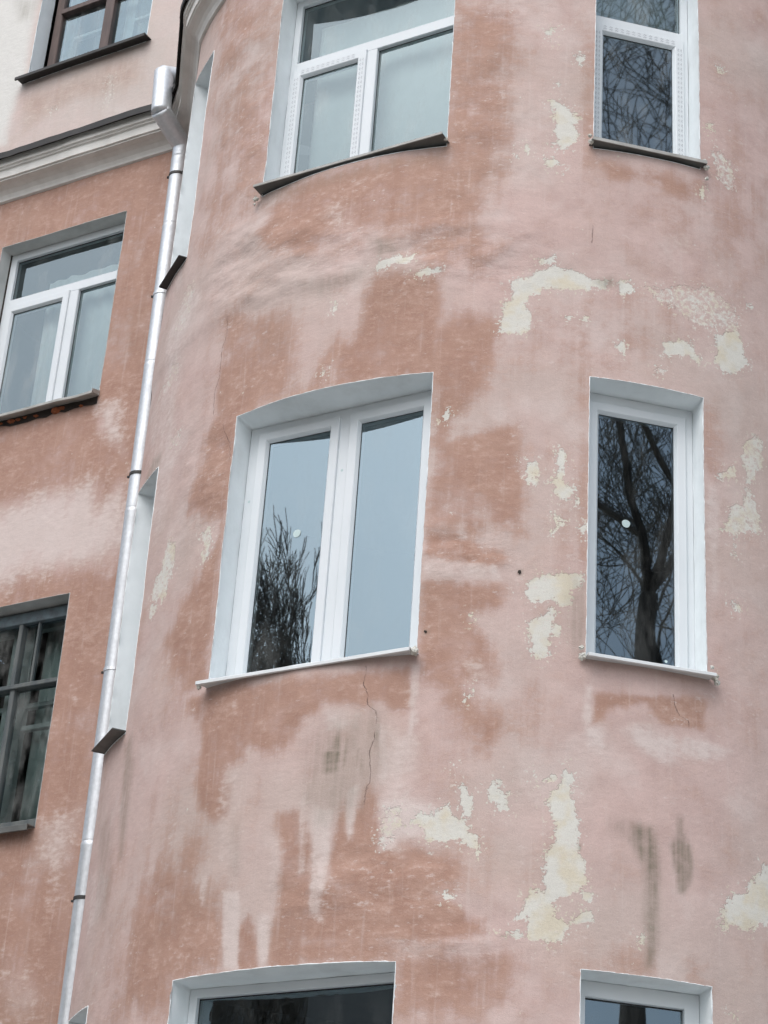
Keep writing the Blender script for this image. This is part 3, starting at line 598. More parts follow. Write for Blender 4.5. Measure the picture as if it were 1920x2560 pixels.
# flat roof of the bay
rv = [(CX, CY, 9.79)] + [(p[0] + nn[0] * .2, p[1] + nn[1] * .2, 9.78) for p, nn in arc]
part(obj('bay_roof', pydata('bay_roof', rv, [(0, i, i + 1) for i in range(1, len(rv) - 1)]), M['black']))

# ------------------------------------------------------------------ rooms behind the windows
def box_bm(bm, p, ex, ey, ez):
    """box from corner p along three edge vectors"""
    p = Vector(p); ex, ey, ez = Vector(ex), Vector(ey), Vector(ez)
    v = [bm.verts.new(p + ex * i + ey * j + ez * k) for i in (0, 1) for j in (0, 1) for k in (0, 1)]
    fs = [bm.faces.new([v[i] for i in q]) for q in ((0, 1, 3, 2), (4, 6, 7, 5), (0, 4, 5, 1), (2, 3, 7, 6), (0, 2, 6, 4), (1, 5, 7, 3))]
    return v, fs
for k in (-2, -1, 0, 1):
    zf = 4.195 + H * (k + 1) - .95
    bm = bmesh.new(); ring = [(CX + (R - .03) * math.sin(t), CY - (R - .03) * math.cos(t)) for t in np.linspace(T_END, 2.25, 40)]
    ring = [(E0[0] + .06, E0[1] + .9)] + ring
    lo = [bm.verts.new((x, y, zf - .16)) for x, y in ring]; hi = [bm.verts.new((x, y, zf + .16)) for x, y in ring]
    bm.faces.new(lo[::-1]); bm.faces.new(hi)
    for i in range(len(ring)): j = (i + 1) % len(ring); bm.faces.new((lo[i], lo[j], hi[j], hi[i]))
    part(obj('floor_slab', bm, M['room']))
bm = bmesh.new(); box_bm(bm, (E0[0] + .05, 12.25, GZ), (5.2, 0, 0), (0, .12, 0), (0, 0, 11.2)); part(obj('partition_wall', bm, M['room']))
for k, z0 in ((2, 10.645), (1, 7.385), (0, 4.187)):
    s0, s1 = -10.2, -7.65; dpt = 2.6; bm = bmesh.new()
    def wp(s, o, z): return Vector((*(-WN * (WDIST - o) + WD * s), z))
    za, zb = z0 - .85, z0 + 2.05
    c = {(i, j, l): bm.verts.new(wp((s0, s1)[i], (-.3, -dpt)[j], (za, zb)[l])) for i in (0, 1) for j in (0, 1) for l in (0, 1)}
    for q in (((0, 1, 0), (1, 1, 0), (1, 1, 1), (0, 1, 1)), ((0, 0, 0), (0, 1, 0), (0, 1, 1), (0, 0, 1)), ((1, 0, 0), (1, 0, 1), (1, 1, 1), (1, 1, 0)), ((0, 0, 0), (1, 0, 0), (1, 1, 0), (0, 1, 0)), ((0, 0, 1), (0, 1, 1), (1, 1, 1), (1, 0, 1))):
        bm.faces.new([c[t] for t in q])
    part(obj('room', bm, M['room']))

# ------------------------------------------------------------------ windows
class Win:
    """local frame of an opening: a = along the wall, z = up, d = depth inward from the chord"""
    def __init__(s, key):
        kind, u0, u1, s.z0, s.z1 = OPEN[key]; s.kind, s.u0, s.u1 = kind, u0, u1
        if kind == 'bay':
            A = np.array([CX + R * math.sin(u0), CY - R * math.cos(u0)]); B = np.array([CX + R * math.sin(u1), CY - R * math.cos(u1)])
        else:
            A = -WN * WDIST + WD * u0; B = -WN * WDIST + WD * u1
        s.w = float(np.linalg.norm(B - A)); s.e = (B - A) / s.w; s.n = np.array([s.e[1], -s.e[0]]); s.A = A
        s.pt = bay_pt if kind == 'bay' else wall_pt; s.usc = R if kind == 'bay' else 1.
    def P(s, a, z, d=0.):
        q = s.A + s.e * a - s.n * d; return (float(q[0]), float(q[1]), float(z))
    def ad(s, p):
        q = np.asarray(p)[:2] - s.A; return float(q @ s.e), float(-(q @ s.n))

def ring(win, a0, a1, z0, z1, prof, closed_back=True):
    """mitred rectangular frame; profile = [(inset from outer edge, depth)]"""
    V, F = [], []; m = len(prof)
    for ca, cz in ((0, 0), (1, 0), (1, 1), (0, 1)):
        for i, d in prof:
            V.append(win.P(a0 + i if ca == 0 else a1 - i, z0 + i if cz == 0 else z1 - i, d))
    for c in range(4):
        n = (c + 1) % 4
        for j in range(m - 1): F.append((c * m + j, n * m + j, n * m + j + 1, c * m + j + 1))
    return V, F
def merge(*parts):
    V, F = [], []
    for v, f in parts:
        b = len(V); V += v; F += [tuple(i + b for i in q) for q in f]
    return V, F
def bar(win, a0, a1, z0, z1, d0, d1, ch=.004, axis='v'):
    """chamfered bar standing proud towards the street"""
    if axis == 'v':
        pr = [(a0, d1), (a0, d0 + ch), (a0 + ch, d0), (a1 - ch, d0), (a1, d0 + ch), (a1, d1)]
        V = [win.P(a, z, d) for z in (z0, z1) for a, d in pr]
    else:
        pr = [(z0, d1), (z0, d0 + ch), (z0 + ch, d0), (z1 - ch, d0), (z1, d0 + ch), (z1, d1)]
        V = [win.P(a, z, d) for a in (a0, a1) for z, d in pr]
    F = [(j, j + 1, j + 7, j + 6) for j in range(5)] + [tuple(range(5, -1, -1)), tuple(range(6, 12))]
    return V, F
def sash_prof(w, d):   # rounded PVC sash with glazing bead
    return [(0, d + .05), (0, d + .004), (.004, d), (w - .016, d), (w - .012, d + .003), (w - .003, d + .016), (w, d + .022), (w, d + .06)]
def frame_prof(w, d):
    return [(0, d + .06), (0, d + .003), (.003, d), (w - .003, d), (w, d + .003), (w, d + .06)]

def mobj(name, vf, mat, parent, smooth=False):
    me = pydata(name, vf[0], vf[1]); bm = bmesh.new(); bm.from_mesh(me); bmesh.ops.recalc_face_normals(bm, faces=bm.faces); bm.to_mesh(me); bm.free()
    return obj(name, me, mat, parent, smooth)

def pane(win, a0, a1, z0, z1, d, mat, parent, gasket=True, tilt=0.):
    V = [win.P(a0, z0, d), win.P(a1, z0, d + tilt), win.P(a1, z1, d + tilt), win.P(a0, z1, d)]
    p = obj('pane', pydata('pane', V, [(0, 1, 2, 3)]), M[mat], parent)
    if gasket:
        g = .005; mobj('gasket', ring(win, a0 - .002, a1 + .002, z0 - .002, z1 + .002, [(0, d - .004), (g, d - .004), (g, d - .0005)]), M['gasket'], parent)
    return p

def reveal(win, depth, mat, parent, lip=.0035, seed=0, chip=.006, label=None):
    """painted sides, head and bed of the opening, with the paint lapping raggedly on to the facade"""
    N = {0: 70, 1: 50, 2: 70, 3: 50}
    loop = []
    for side in range(4):
        for i in range(N[side]):
            f = i / N[side]
            u, z = [(win.u0, win.z1 + (win.z0 - win.z1) * f), (win.u0 + (win.u1 - win.u0) * f, win.z0), (win.u1, win.z0 + (win.z1 - win.z0) * f), (win.u1 + (win.u0 - win.u1) * f, win.z1)][side]
            loop.append((u, z, side))
    V, F = [], []; n = len(loop)
    uc, zc = .5 * (win.u0 + win.u1), .5 * (win.z0 + win.z1)
    U = np.array([l[0] for l in loop]); Z = np.array([l[1] for l in loop])
    i_ = np.arange(n)
    lw = lip * (.15 + np.clip(1.0 + 1.9 * vnoise(i_ * 1.7 + seed * 11, i_ * 0 + 2, 3), 0, 2) * .6)
    dirs = np.array([{0: (-1, 0), 1: (0, -1), 2: (1, 0), 3: (0, 1)}[l[2]] for l in loop], float)
    for c in (0, N[0], N[0] + N[1], N[0] + N[1] + N[2]): dirs[c] = dirs[c] + dirs[c - 1]
    Uo = U + dirs[:, 0] * lw / win.usc; Zo = Z + dirs[:, 1] * lw
    outer = win.pt(Uo, Zo, -.002); lipv = win.pt(Uo, Zo, .0022); arris = win.pt(U, Z, .0024)
    # small chips knocked out of the arris
    ch = chip * np.clip(vnoise(i_ * .9 + seed * 3.7, i_ * 0 + 9, 6) * 2.4 - .3, 0, 1)
    rings = [outer, lipv, arris]
    for fr in (.0, .12, .5, 1.):
        rr = []
        for j in range(n):
            a, d = win.ad(arris[j]); dd = d + .004 + (depth - d) * fr
            inward = .004 if fr > 0 else 0.
            side = loop[j][2]; z = Z[j]
            wob = .004 * vnoise(j * .3 + seed, fr * 3, 2)
            if side in (0, 2): a = a + (wob + ch[j] * (fr == 0)) * (-1 if side == 0 else 1)
            else: z = z + (wob + ch[j] * (fr == 0)) * (-1 if side == 1 else 1)
            rr.append(win.P(a, z, dd))
        rings.append(np.array(rr))
    for rg in rings: V += [tuple(v) for v in rg]
    for r_ in range(len(rings) - 1):
        for j in range(n):
            k = (j + 1) % n; F.append((r_ * n + j, r_ * n + k, (r_ + 1) * n + k, (r_ + 1) * n + j))
    o = mobj('reveal', (V, F), M[mat], parent, True)
    if label: o['label'] = label
    return o

def sill(win, mat, parent, back, front, over=.03, drop=.02, thick=.004, slope=.05, zoff=0., under=None, bend=0., label=None, endcap=.0):
    """bent sheet-metal sill, straight across the curved wall"""
    z = win.z0 + .012 + zoff; zf = z - slope * (back + front)
    pr = [(back, z), (-front, zf), (-front - .004, zf - .004), (-front - .004, zf - drop), (-front + .008, zf - drop - .002), (-front + .008, zf - drop + .004), (-front, zf - drop + .006), (-front + .002, zf - thick - .004), (back, z - thick)]
    V, F = [], []; m = len(pr); st = 8
    for i in range(st + 1):
        a = -over + (win.w + 2 * over) * i / st; b = bend * vnoise(i * .7, 1, 5)
        for d, zz in pr: V.append(win.P(a, zz + b * (1 if d < 0 else .2), d))
    for i in range(st):
        for j in range(m):
            k = (j + 1) % m; F.append((i * m + j, i * m + k, (i + 1) * m + k, (i + 1) * m + j))
    F += [tuple(range(m)), tuple(range(st * m + m - 1, st * m - 1, -1))]
    o = mobj('sill', (V, F), M[mat], parent)
    if endcap:
        for a in (-over, win.w + over - .003):
            v = [win.P(a + x, zz, d) for x in (0, .003) for d, zz in ((back * .2, z + endcap), (-front, zf + endcap * .6), (-front, zf - .001), (back * .2, z - .004))]
            mobj('sill_end', (v, [(0, 1, 2, 3), (7, 6, 5, 4), (0, 4, 5, 1), (1, 5, 6, 2), (3, 2, 6, 7), (0, 3, 7, 4)]), M[mat], parent)
    if label: o['label'] = label
    return o

def blob(name, centre, r, mat, parent, seed, sc=(1, 1, 1)):
    bm = bmesh.new(); bmesh.ops.create_icosphere(bm, subdivisions=2, radius=1)
    rnd = random.Random(seed)
    ph = [rnd.uniform(0, 6) for _ in range(6)]
    for v in bm.verts:
        c = v.co; k = 1 + .28 * math.sin(c.x * 4 + ph[0]) * math.sin(c.z * 5 + ph[1]) + .2 * math.sin(c.y * 7 + ph[2] + c.z * 3) + rnd.uniform(-.1, .1)
        v.co = Vector((c.x * sc[0], c.y * sc[1], c.z * sc[2])) * r * k + Vector(centre)
    return obj(name, bm, mat, parent)

def film_marks(win, strips, d, parent):
    """rows of little printed marks on the protective film left on the sash"""
    V, F = [], []; rnd = random.Random(4)
    def stroke(a0, z0, a1, z1, w):
        ax, az = a1 - a0, z1 - z0; L = math.hypot(ax, az); px, pz = -az / L * w, ax / L * w; b = len(V)
        for q in ((a0 - px, z0 - pz), (a1 - px, z1 - pz), (a1 + px, z1 + pz), (a0 + px, z0 + pz)): V.append(win.P(q[0], q[1], d))
        F.append((b, b + 1, b + 2, b + 3))
    for a0, z0, a1, z1 in strips:
        L = math.hypot(a1 - a0, z1 - z0); ux, uz = (a1 - a0) / L, (z1 - z0) / L; nx, nz = -uz, ux
        x = .012
        while x < L - .03:
            for row in (-.009, .009):
                for (p, q, r, t) in ((0, -.005, .010, .005), (.010, .005, .014, -.005), (.014, -.005, .021, .002)):
                    stroke(a0 + ux * (x + p) + nx * (row + q), z0 + uz * (x + p) + nz * (row + q), a0 + ux * (x + r) + nx * (row + t), z0 + uz * (x + r) + nz * (row + t), .0013)
            x += .036
    tag(mobj('film_print', (V, F), M['print'], parent), kind='stuff')

def disc(win, a, z, ra, d, parent, name='round_sticker'):
    V = [win.P(a, z, d)] + [win.P(a + ra * (1 + .04 * math.sin(3 * t)) * math.cos(t), z + ra * math.sin(t), d) for t in np.linspace(0, 2 * math.pi, 28, endpoint=False)]
    V2 = [win.P(*x) for x in ()]
    obj(name, pydata(name, V, [(0, 1 + i, 1 + (i + 1) % 28) for i in range(28)]), M['sticker'], parent)

def transom_window(win, D, parent_label, film=False, narrow=False, seed=0, zt=.98, mull=(.545, .625), fixed_w=.045, gm='glass'):
    """pvc window: fixed light over a casement (and a second fixed light)"""
    w, z0, z1 = win.w, win.z0, win.z1; zb = z0 + .05
    g = fixed_w
    za, zc = z0 + zt + .07, z0 + zt + .15
    wo = part(mobj('window', ring(win, .001, w - .001, z0 + .01, z1 - .001, frame_prof(g + .0, D)), M['pvc'], None)); wo['label'] = parent_label
    mobj('transom', bar(win, g, w - g, za, zc, D - .0005, D + .06, axis='h'), M['pvc'], wo)
    if not narrow: mobj('mullion', bar(win, mull[0], mull[1], z0 + .05, za, D - .001, D + .06), M['pvc'], wo)
    # lights
    pane(win, g, w - g, zc, z1 - g - .004, D + .03, gm, wo)
    la, lb = (g - .012, (mull[0] + .012) if not narrow else w - g + .012)
    sa, sb, sc, sd = la, lb, z0 + .05, za + .010
    mobj('sash', ring(win, sa, sb, sc, sd, sash_prof(.068, D - .016)), M['pvc'], wo)
    pane(win, sa + .066, sb - .066, sc + .066, sd - .066, D + .012, gm, wo)
    if film: film_marks(win, [(sa + .028, sc + .05, sa + .028, sd - .03), (sb - .028, sc + .05, sb - .028, sd - .03), (sa + .05, sd - .028, sb - .05, sd - .028)], D - .0175, wo)
    if not narrow: pane(win, mull[1], w - g, z0 + .055, za, D + .03, gm, wo)
    return wo

def curtain(win, a0, a1, z0, z1, d, mat, label, folds=.012, seed=0, per=.11):
    n = max(8, int((a1 - a0) / .012)); V, F = [], []
    for i in range(n + 1):
        a = a0 + (a1 - a0) * i / n
        y = folds * math.sin(2 * math.pi * (a + .02 * math.sin(a * 9 + seed)) / per + seed) + folds * .5 * math.sin(a * 23 + seed * 2)
        for z, k in ((z0, 1.25), (.5 * (z0 + z1), 1.), (z1, .5)): V.append(win.P(a, z, d + y * k))
    for i in range(n):
        for j in range(2): F.append((i * 3 + j, i * 3 + 3 + j, i * 3 + 4 + j, i * 3 + 1 + j))
    bm = bmesh.new(); me = pydata('curtain', V, F); bm.from_mesh(me); 
    o = obj('curtain', me, M[mat], None, True); bm.free()
    md = o.modifiers.new('cloth', 'SOLIDIFY'); md.thickness = .0015
    tag(o, label, 'curtain', 'curtains behind the window panes'); return o

DW = .152
# --- middle storey, wide two-casement window
w = Win(('w', 0)); W = w.w
wo = part(mobj('window', ring(w, .001, W - .001, w.z0 + .01, w.z1 - .001, frame_prof(.078, DW)), M['pvc'], None)); mobj('mullion', bar(w, .575, .665, w.z0 + .08, w.z1 - .075, DW - .0006, DW + .06), M['pvc'], wo)
wo['label'] = 'wide white two-casement window of the middle storey with its panes mirroring sky and a tree'
for (a0, a1) in ((.063, .588), (.653, W - .063)):
    mobj('sash', ring(w, a0, a1, w.z0 + .045, w.z1 - .05, sash_prof(.066, DW - .016)), M['pvc'], wo)
    pane(w, a0 + .064, a1 - .064, w.z0 + .109, w.z1 - .114, DW + .012, 'glass', wo, tilt=.002 if a0 < .3 else -.001)
reveal(w, DW + .01, 'reveal', wo, seed=1)
sill(w, 'metal_white', wo, DW + .005, .095, over=.012, drop=.02, slope=.08)
disc(w, .36, 5.115, .024, DW + .0105, wo)
for a, z in ((.035, 5.37), (.62, 5.45)): disc(w, a, z, .008, DW - .0018, wo, 'plug')
blob('filler_lump', w.P(W + .02, w.z0 - .02, -.06), .022, M['foam'], wo, 3)
blob('filler_lump', w.P(-.02, w.z0 - .02, -.05), .014, M['foam'], wo, 8)
# --- middle storey, narrow window
w = Win(('m', 0)); W = w.w
wo = part(mobj('window', ring(w, .001, W - .001, w.z0 + .01, w.z1 - .001, frame_prof(.063, DW)), M['pvc'], None)); wo['label'] = 'narrow white single-casement window of the middle storey mirroring a bare tree'
mobj('sash', ring(w, .04, W - .045, w.z0 + .04, w.z1 - .06, sash_prof(.064, DW - .016)), M['pvc'], wo)
pane(w, .102, W - .107, w.z0 + .102, w.z1 - .122, DW + .012, 'glass', wo)
reveal(w, DW + .01, 'reveal', wo, seed=2)
sill(w, 'metal_white', wo, DW + .005, .085, over=.014, drop=.018, slope=.06)
disc(w, .265, 5.085, .023, DW + .0105, wo); disc(w, .485, 4.33, .008, DW + .0105, wo)
for i, (a, z, r_) in enumerate(((-.03, -.005, .03), (-.035, .04, .02), (W + .03, .0, .03), (W + .04, -.03, .024), (W + .015, .05, .016))):
    blob('filler_lump', w.P(a, w.z0 + z, -.03), r_ * .62, M['foam'], wo, 20 + i)
# --- upper storey, wide
w = Win(('w', 1)); W = w.w
wo = transom_window(w, DW, 'wide white window of the upper storey, printed film on its casement, dark sill below', film=True, zt=.985, gm='glass_soft')
reveal(w, DW + .01, 'reveal', wo, seed=3)
sill(w, 'metal_dark', wo, DW + .005, .084, over=.014, drop=.007, slope=.0, zoff=.012)
mobj('sill_lip', bar(w, -.014, W + .014, w.z0 + .0135, w.z0 + .0305, -.0895, -.0845, .001, axis='h'), M['metal_grey'], wo)
for i, (a, z, r_) in enumerate(((-.025, -.03, .022), (W + .01, .02, .016), (-.03, -.07, .012))): blob('filler_lump', w.P(a, w.z0 + z, -.03), r_ * .7, M['foam'], wo, 40 + i)
curtain(w, .10, W - .03, w.z0 + .0, w.z1 - .12, DW + .17, 'curtain', 'white curtain filling the wide upper storey window of the round bay', seed=1, folds=.006, per=.3)
# --- upper storey, narrow
w = Win(('m', 1)); W = w.w
wo = transom_window(w, DW, 'narrow white window of the upper storey, printed film on its casement', film=True, narrow=True, zt=.985, gm='glass_mid')
reveal(w, DW + .01, 'reveal', wo, seed=4)
sill(w, 'metal_dark', wo, DW + .005, .052, over=.025, drop=.009, slope=.0, zoff=.01)
mobj('sill_lip', bar(w, -.025, W + .025, w.z0 + .0085, w.z0 + .0305, -.0575, -.0525, .001, axis='h'), M['metal_grey'], wo)
for i, (a, z, r_) in enumerate(((-.03, .01, .024), (-.035, .05, .018), (W + .03, .0, .026), (W + .03, -.08, .018), (W + .02, .05, .014))): blob('filler_lump', w.P(a, w.z0 + z, -.03), r_ * .62, M['foam'], wo, 50 + i)
curtain(w, .03, W - .03, w.z0 + 1.02, w.z1 - .06, DW + .14, 'curtain_grey', 'grey blind behind the top light of the narrow upper storey window', seed=2, folds=.003, per=.3)
# --- lower storey
w = Win(('w', -1)); W = w.w
wo = transom_window(w, DW, 'wide white window of the lower storey with a dark pane, cut by the bottom edge', zt=.985)
reveal(w, DW + .01, 'reveal', wo, seed=5, lip=.005, chip=.012); sill(w, 'metal_white', wo, DW, .08, drop=.03)
w = Win(('m', -1)); W = w.w
wo = transom_window(w, DW, 'narrow white window of the lower storey, cut by the bottom edge', narrow=True, zt=.985, fixed_w=.075)
reveal(w, DW + .01, 'reveal', wo, seed=6); sill(w, 'metal_white', wo, DW, .075, drop=.03)
# --- windows seen edge-on beside the downpipe
for k, lab in ((1, 'edge-on white window of the upper storey beside the downpipe'), (0, 'edge-on white window of the middle storey beside the downpipe'), (-1, 'edge-on white window of the lower storey beside the downpipe')):
    w = Win(('n', k)); W = w.w; d = .30
    wo = part(mobj('window', ring(w, .004, W - .004, w.z0 + .01, w.z1 - .004, frame_prof(.03, d)), M['pvc'], None)); wo['label'] = lab
    mobj('sash', ring(w, .022, W - .022, w.z0 + .03, w.z1 - .03, sash_prof(.05, d - .016)), M['pvc'], wo)
    pane(w, .07, W - .07, w.z0 + .078, w.z1 - .078, d + .012, 'glass', wo, gasket=False)
    reveal(w, d + .01, 'reveal', wo, seed=8 + k, lip=.006)
    sill(w, 'metal_dark' if k != 1 else 'black', wo, d, .075 if k != 1 else .055, over=.008, drop=.008, slope=.0, zoff=-.0)

# --- street wall, middle: white window with transom
DL = .12
w = Win(('l', 1)); W = w.w
wo = transom_window(w, DL, 'white three-light window in the flat wall under the cornice, curtain inside', zt=1.03, mull=(.63, .72), fixed_w=.06, gm='glass_soft')
reveal(w, DL + .02, 'reveal_old', wo, seed=11, lip=.004, chip=.01)
mobj('gap_shade', bar(w, -.004, .006, w.z0, w.z1, DL - .012, DL + .01), M['hole'], wo)  # solid dark strip, painted as the shade between reveal and frame
sill(w, 'metal_grey', wo, DL, .09, over=.01, drop=.022, slope=.12, endcap=.03, bend=.02)
curtain(w, .28, W - .02, w.z0, w.z0 + 1.38, DL + .16, 'curtain', 'white curtain in the flat wall window under the cornice', seed=3, folds=.02, per=.16)
# broken plaster with bare brick below that sill
V, F = [], []
for i in range(30):
    a = -.02 + (W + .02) * i / 29
    hh = .035 + .035 * max(0, vnoise(i * .5, 2, 3) + .3)
    for z in (w.z0 - .004, w.z0 - .02 - hh): V.append(tuple(w.pt(w.u0 + a, z, .004)[0]))
    if i: F.append((2 * i - 2, 2 * i, 2 * i + 1, 2 * i - 1))
obj('hollow_shade', pydata('hollow_shade', V, F), M['hole'], wo)  # flat band on the wall, the hollow's shade put into its colour
rnd = random.Random(5)
for i, (a, r_) in enumerate(((.16, .018), (.40, .022), (.46, .014), (.52, .012), (.80, .028), (.85, .018), (1.02, .012), (.62, .014), (.30, .012))):
    blob('brick', tuple(w.pt(w.u0 + a, w.z0 - .045 + rnd.uniform(-.012, .01), .004)[0]), r_, M['brick'], wo, 70 + i, (1.5, .8, .8))
# --- street wall, top: brown wooden double window
w = Win(('l', 2)); W = w.w; D = .13
zt = 11.41
fr = ring(w, .06, W - .004, w.z0 + .02, w.z1 - .01, [(0, D + .06), (0, D), (.068, D), (.074, D + .008), (.074, D + .06)])
wo = part(mobj('window', fr, M['wood_brown'], None)); mobj('mullion', bar(w, .585, .675, w.z0 + .09, w.z1 - .08, D - .012, D + .06), M['wood_brown'], wo); mobj('transom', bar(w, .13, W - .07, zt, zt + .05, D - .02, D + .06, axis='h'), M['wood_brown'], wo); wo['label'] = 'old brown wooden double window above the cornice with a black sill'
for a0, a1 in ((.135, .585), (.675, W - .079)):
    for za, zb_ in ((w.z0 + .095, zt), (zt + .05, w.z1 - .085)):
        pane(w, a0, a1, za, zb_, D + .03, 'glass_old', wo, gasket=False)
di = D + .16
for a0, a1, za in ((.05, .66, 11.27), (.67, W + .02, 11.24)):
    mobj('inner_frame', ring(w, a0, a1, w.z0 + .0, w.z1 - .02, [(0, di + .05), (0, di), (.10, di), (.10, di + .05)]), M['inner_frame'], wo)
    mobj('glazing_bar', bar(w, a0 + .05, a1 - .05, za, za + .03, di - .002, di + .04, axis='h'), M['inner_frame'], wo)
reveal(w, D + .02, 'reveal', wo, seed=12, lip=.004)
sill(w, 'black', wo, D, .09, over=.05, drop=.03, slope=.05)
curtain(w, -.05, W + .05, w.z0 - .1, w.z1, di + .45, 'curtain_grey', 'pale grey curtain behind the brown wooden window above the cornice', seed=4, folds=.03, per=.22)
# --- street wall, bottom: worn wooden double window
w = Win(('l', 0)); W = w.w; D = .12
zt = 5.25
wo = part(mobj('window', ring(w, .004, W - .004, w.z0 + .05, w.z1 - .004, [(0, D + .06), (0, D), (.055, D), (.06, D + .008), (.06, D + .06)]), M['wood_old'], None))
for nm_, vf in (('mullion', bar(w, .685, .725, w.z0 + .09, zt, D - .006, D + .05)), ('transom', bar(w, .06, W - .06, zt - .006, zt + .026, D - .022, D + .06, axis='h')), ('mullion', bar(w, .675, .71, zt + .03, w.z1 - .06, D - .006, D + .05)), ('glazing_bar', bar(w, .83, .846, zt + .03, w.z1 - .06, D + .004, D + .04)), ('bottom_rail', bar(w, .05, W - .05, w.z0 + .045, w.z0 + .11, D - .01, D + .05, axis='h'))): mobj(nm_, vf, M['wood_old'], wo)
wo['label'] = 'worn dark wooden double window low in the flat wall'
mobj('head_board', bar(w, .006, W - .006, w.z1 - .10, w.z1 - .02, D - .014, D + .04, axis='h'), M['wood_blue'], wo)
for a0, a1 in ((.064, .68), (.73, W - .064)):
    pane(w, a0, a1, w.z0 + .11, zt - .01, D + .025, 'glass_old', wo, gasket=False)
    pane(w, a0 if a0 < .5 else .715, a1 if a0 > .5 else .675, zt + .035, w.z1 - .10, D + .025, 'glass_old', wo, gasket=False)
di = D + .13
for a0, a1 in ((.02, .60), (.64, W - .02)):
    mobj('inner_frame', ring(w, a0, a1, w.z0 + .05, w.z1 - .02, [(0, di + .05), (0, di), (.07, di), (.07, di + .05)]), M['inner_frame'], wo)
    for za in (5.0, 5.16): mobj('glazing_bar', bar(w, a0 + .05, a1 - .05, za, za + .035, di - .002, di + .04, axis='h'), M['inner_frame'], wo)
reveal(w, D + .02, 'reveal_old', wo, seed=13, lip=.003)
sill(w, 'metal_dark', wo, D, .075, over=.0, drop=.04, slope=.06)
curtain(w, .72, .90, w.z0, w.z1, di + .12, 'curtain', 'narrow grey curtain strip behind the worn wooden window', seed=5, folds=.02, per=.09)

# ------------------------------------------------------------------ downpipe
def tube(pts, rads, n=24, cap=True):
    pts = [Vector(p) for p in pts]; V, F = [], []
    up = Vector((.3, .9, .1))
    for i, p in enumerate(pts):
        d = (pts[min(i + 1, len(pts) - 1)] - pts[max(i - 1, 0)]).normalized()
        x = d.cross(up).normalized(); y = d.cross(x).normalized()
        for k in range(n):
            a = 2 * math.pi * k / n; V.append(p + (x * math.cos(a) + y * math.sin(a)) * rads[i])
    for i in range(len(pts) - 1):
        for k in range(n):
            l = (k + 1) % n; F.append((i * n + k, i * n + l, (i + 1) * n + l, (i + 1) * n + k))
    if cap: F += [tuple(range(n - 1, -1, -1)), tuple(range((len(pts) - 1) * n, len(pts) * n))]
    return V, F
def wpt(s, off, z): return Vector((*(-WN * (WDIST - off) + WD * s), z))
pipe = empty('downpipe', tuple(wpt(-7.47, .1, GZ)))
tag(pipe, 'galvanised steel downpipe running down the corner between flat wall and round bay', 'downpipe')
def pp(o): o.parent = pipe; o.matrix_parent_inverse = Matrix.Translation(-pipe.location); return o
PR = .063
def axis_pt(z):
    f = (z - 2.9) / (9.37 - 2.9); return wpt(-7.448 - .05 * f, .1, z)
seams = [9.34, 9.22, 8.61, 7.43, 6.28, 3.97, 1.6, -.8]
for i in range(len(seams) - 1):
    zt_, zb_ = seams[i], seams[i + 1]
    pts = [axis_pt(zt_ + .03), axis_pt(zt_ + .0), axis_pt(zt_ - .012), axis_pt(zt_ - .02), axis_pt(zb_ + .03), axis_pt(zb_)]
    pp(mobj('pipe_section', tube(pts, [PR * .95, PR * 1.03, PR * 1.03, PR, PR * .985, PR * .96]), M['zinc'], None, True))
B0, B1, B2, B3 = axis_pt(9.36), wpt(-7.525, .36, 9.49), wpt(-7.545, .36, 9.84), wpt(-7.33, .02, 9.96)
def limb(p, q, r0, r1, name, ext=.012):
    d = (q - p).normalized(); pp(mobj(name, tube([p - d * ext, p + d * .01, q - d * .01, q + d * ext], [r0, r0, r1, r1]), M['zinc'], None, True))
limb(B0, B1, PR * 1.1, PR * 1.16, 'elbow'); limb(B1, B2, PR * 1.14, PR * 1.17, 'elbow', .02); limb(B2, B3, PR * 1.12, PR * 1.12, 'elbow', .02)
for p_, r_ in ((B0, PR * 1.13), (B1, PR * 1.2), (B2, PR * 1.2)):
    pp(blob('elbow_joint', tuple(p_), r_ * .98, M['zinc'], None, 0)) if False else None
for i, z in enumerate((9.07, 8.02, 6.56, 5.13, 3.63, 1.2)):
    c = axis_pt(z); br = pp(mobj('bracket', tube([c + Vector((0, 0, -.011)), c + Vector((0, 0, .011))], [PR * 1.07] * 2, 24), M['zinc'] if i % 2 else M['bracket'], None))
    tow = Vector((.35, -.94, 0))
    for nm_, args in (('clip', (c + tow * PR * .95 + Vector((.012, 0, -.012)), Vector((.055, -.004, 0)), tow * .02, Vector((0, 0, .022)))),
                      ('arm', (c + Vector((.045, 0, -.009)), Vector((.10, .02, 0)), Vector((0, .016, 0)), Vector((0, 0, .018)))),
                      ('bolt', (c + Vector((-PR * 1.06 - .012, -.01, -.016)), Vector((.014, 0, 0)), Vector((0, .02, 0)), Vector((0, 0, .01))))):
        bm = bmesh.new(); box_bm(bm, *args); obj(nm_, bm, M['bracket'], br)

# ------------------------------------------------------------------ ground
def ground_mat():
    g = NG('yard_ground'); n = g.noise(.4, 5); c = g.mix(g.ramp(n, .35, .65), (.30, .29, .27), (.36, .35, .325)); c = g.mix(g.ramp(g.noise(3, 5), .4, .7, 0, .35), c, (.22, .215, .17))
    g.bsdf(c, .95, normal=g.bump(g.noise(20, 4), .4, .03)); return g.m
tag(obj('ground', pydata('ground', [(-600, -600, GZ), (600, -600, GZ), (600, 600, GZ), (-600, 600, GZ)], [(0, 1, 2, 3)]), ground_mat()), kind='structure')

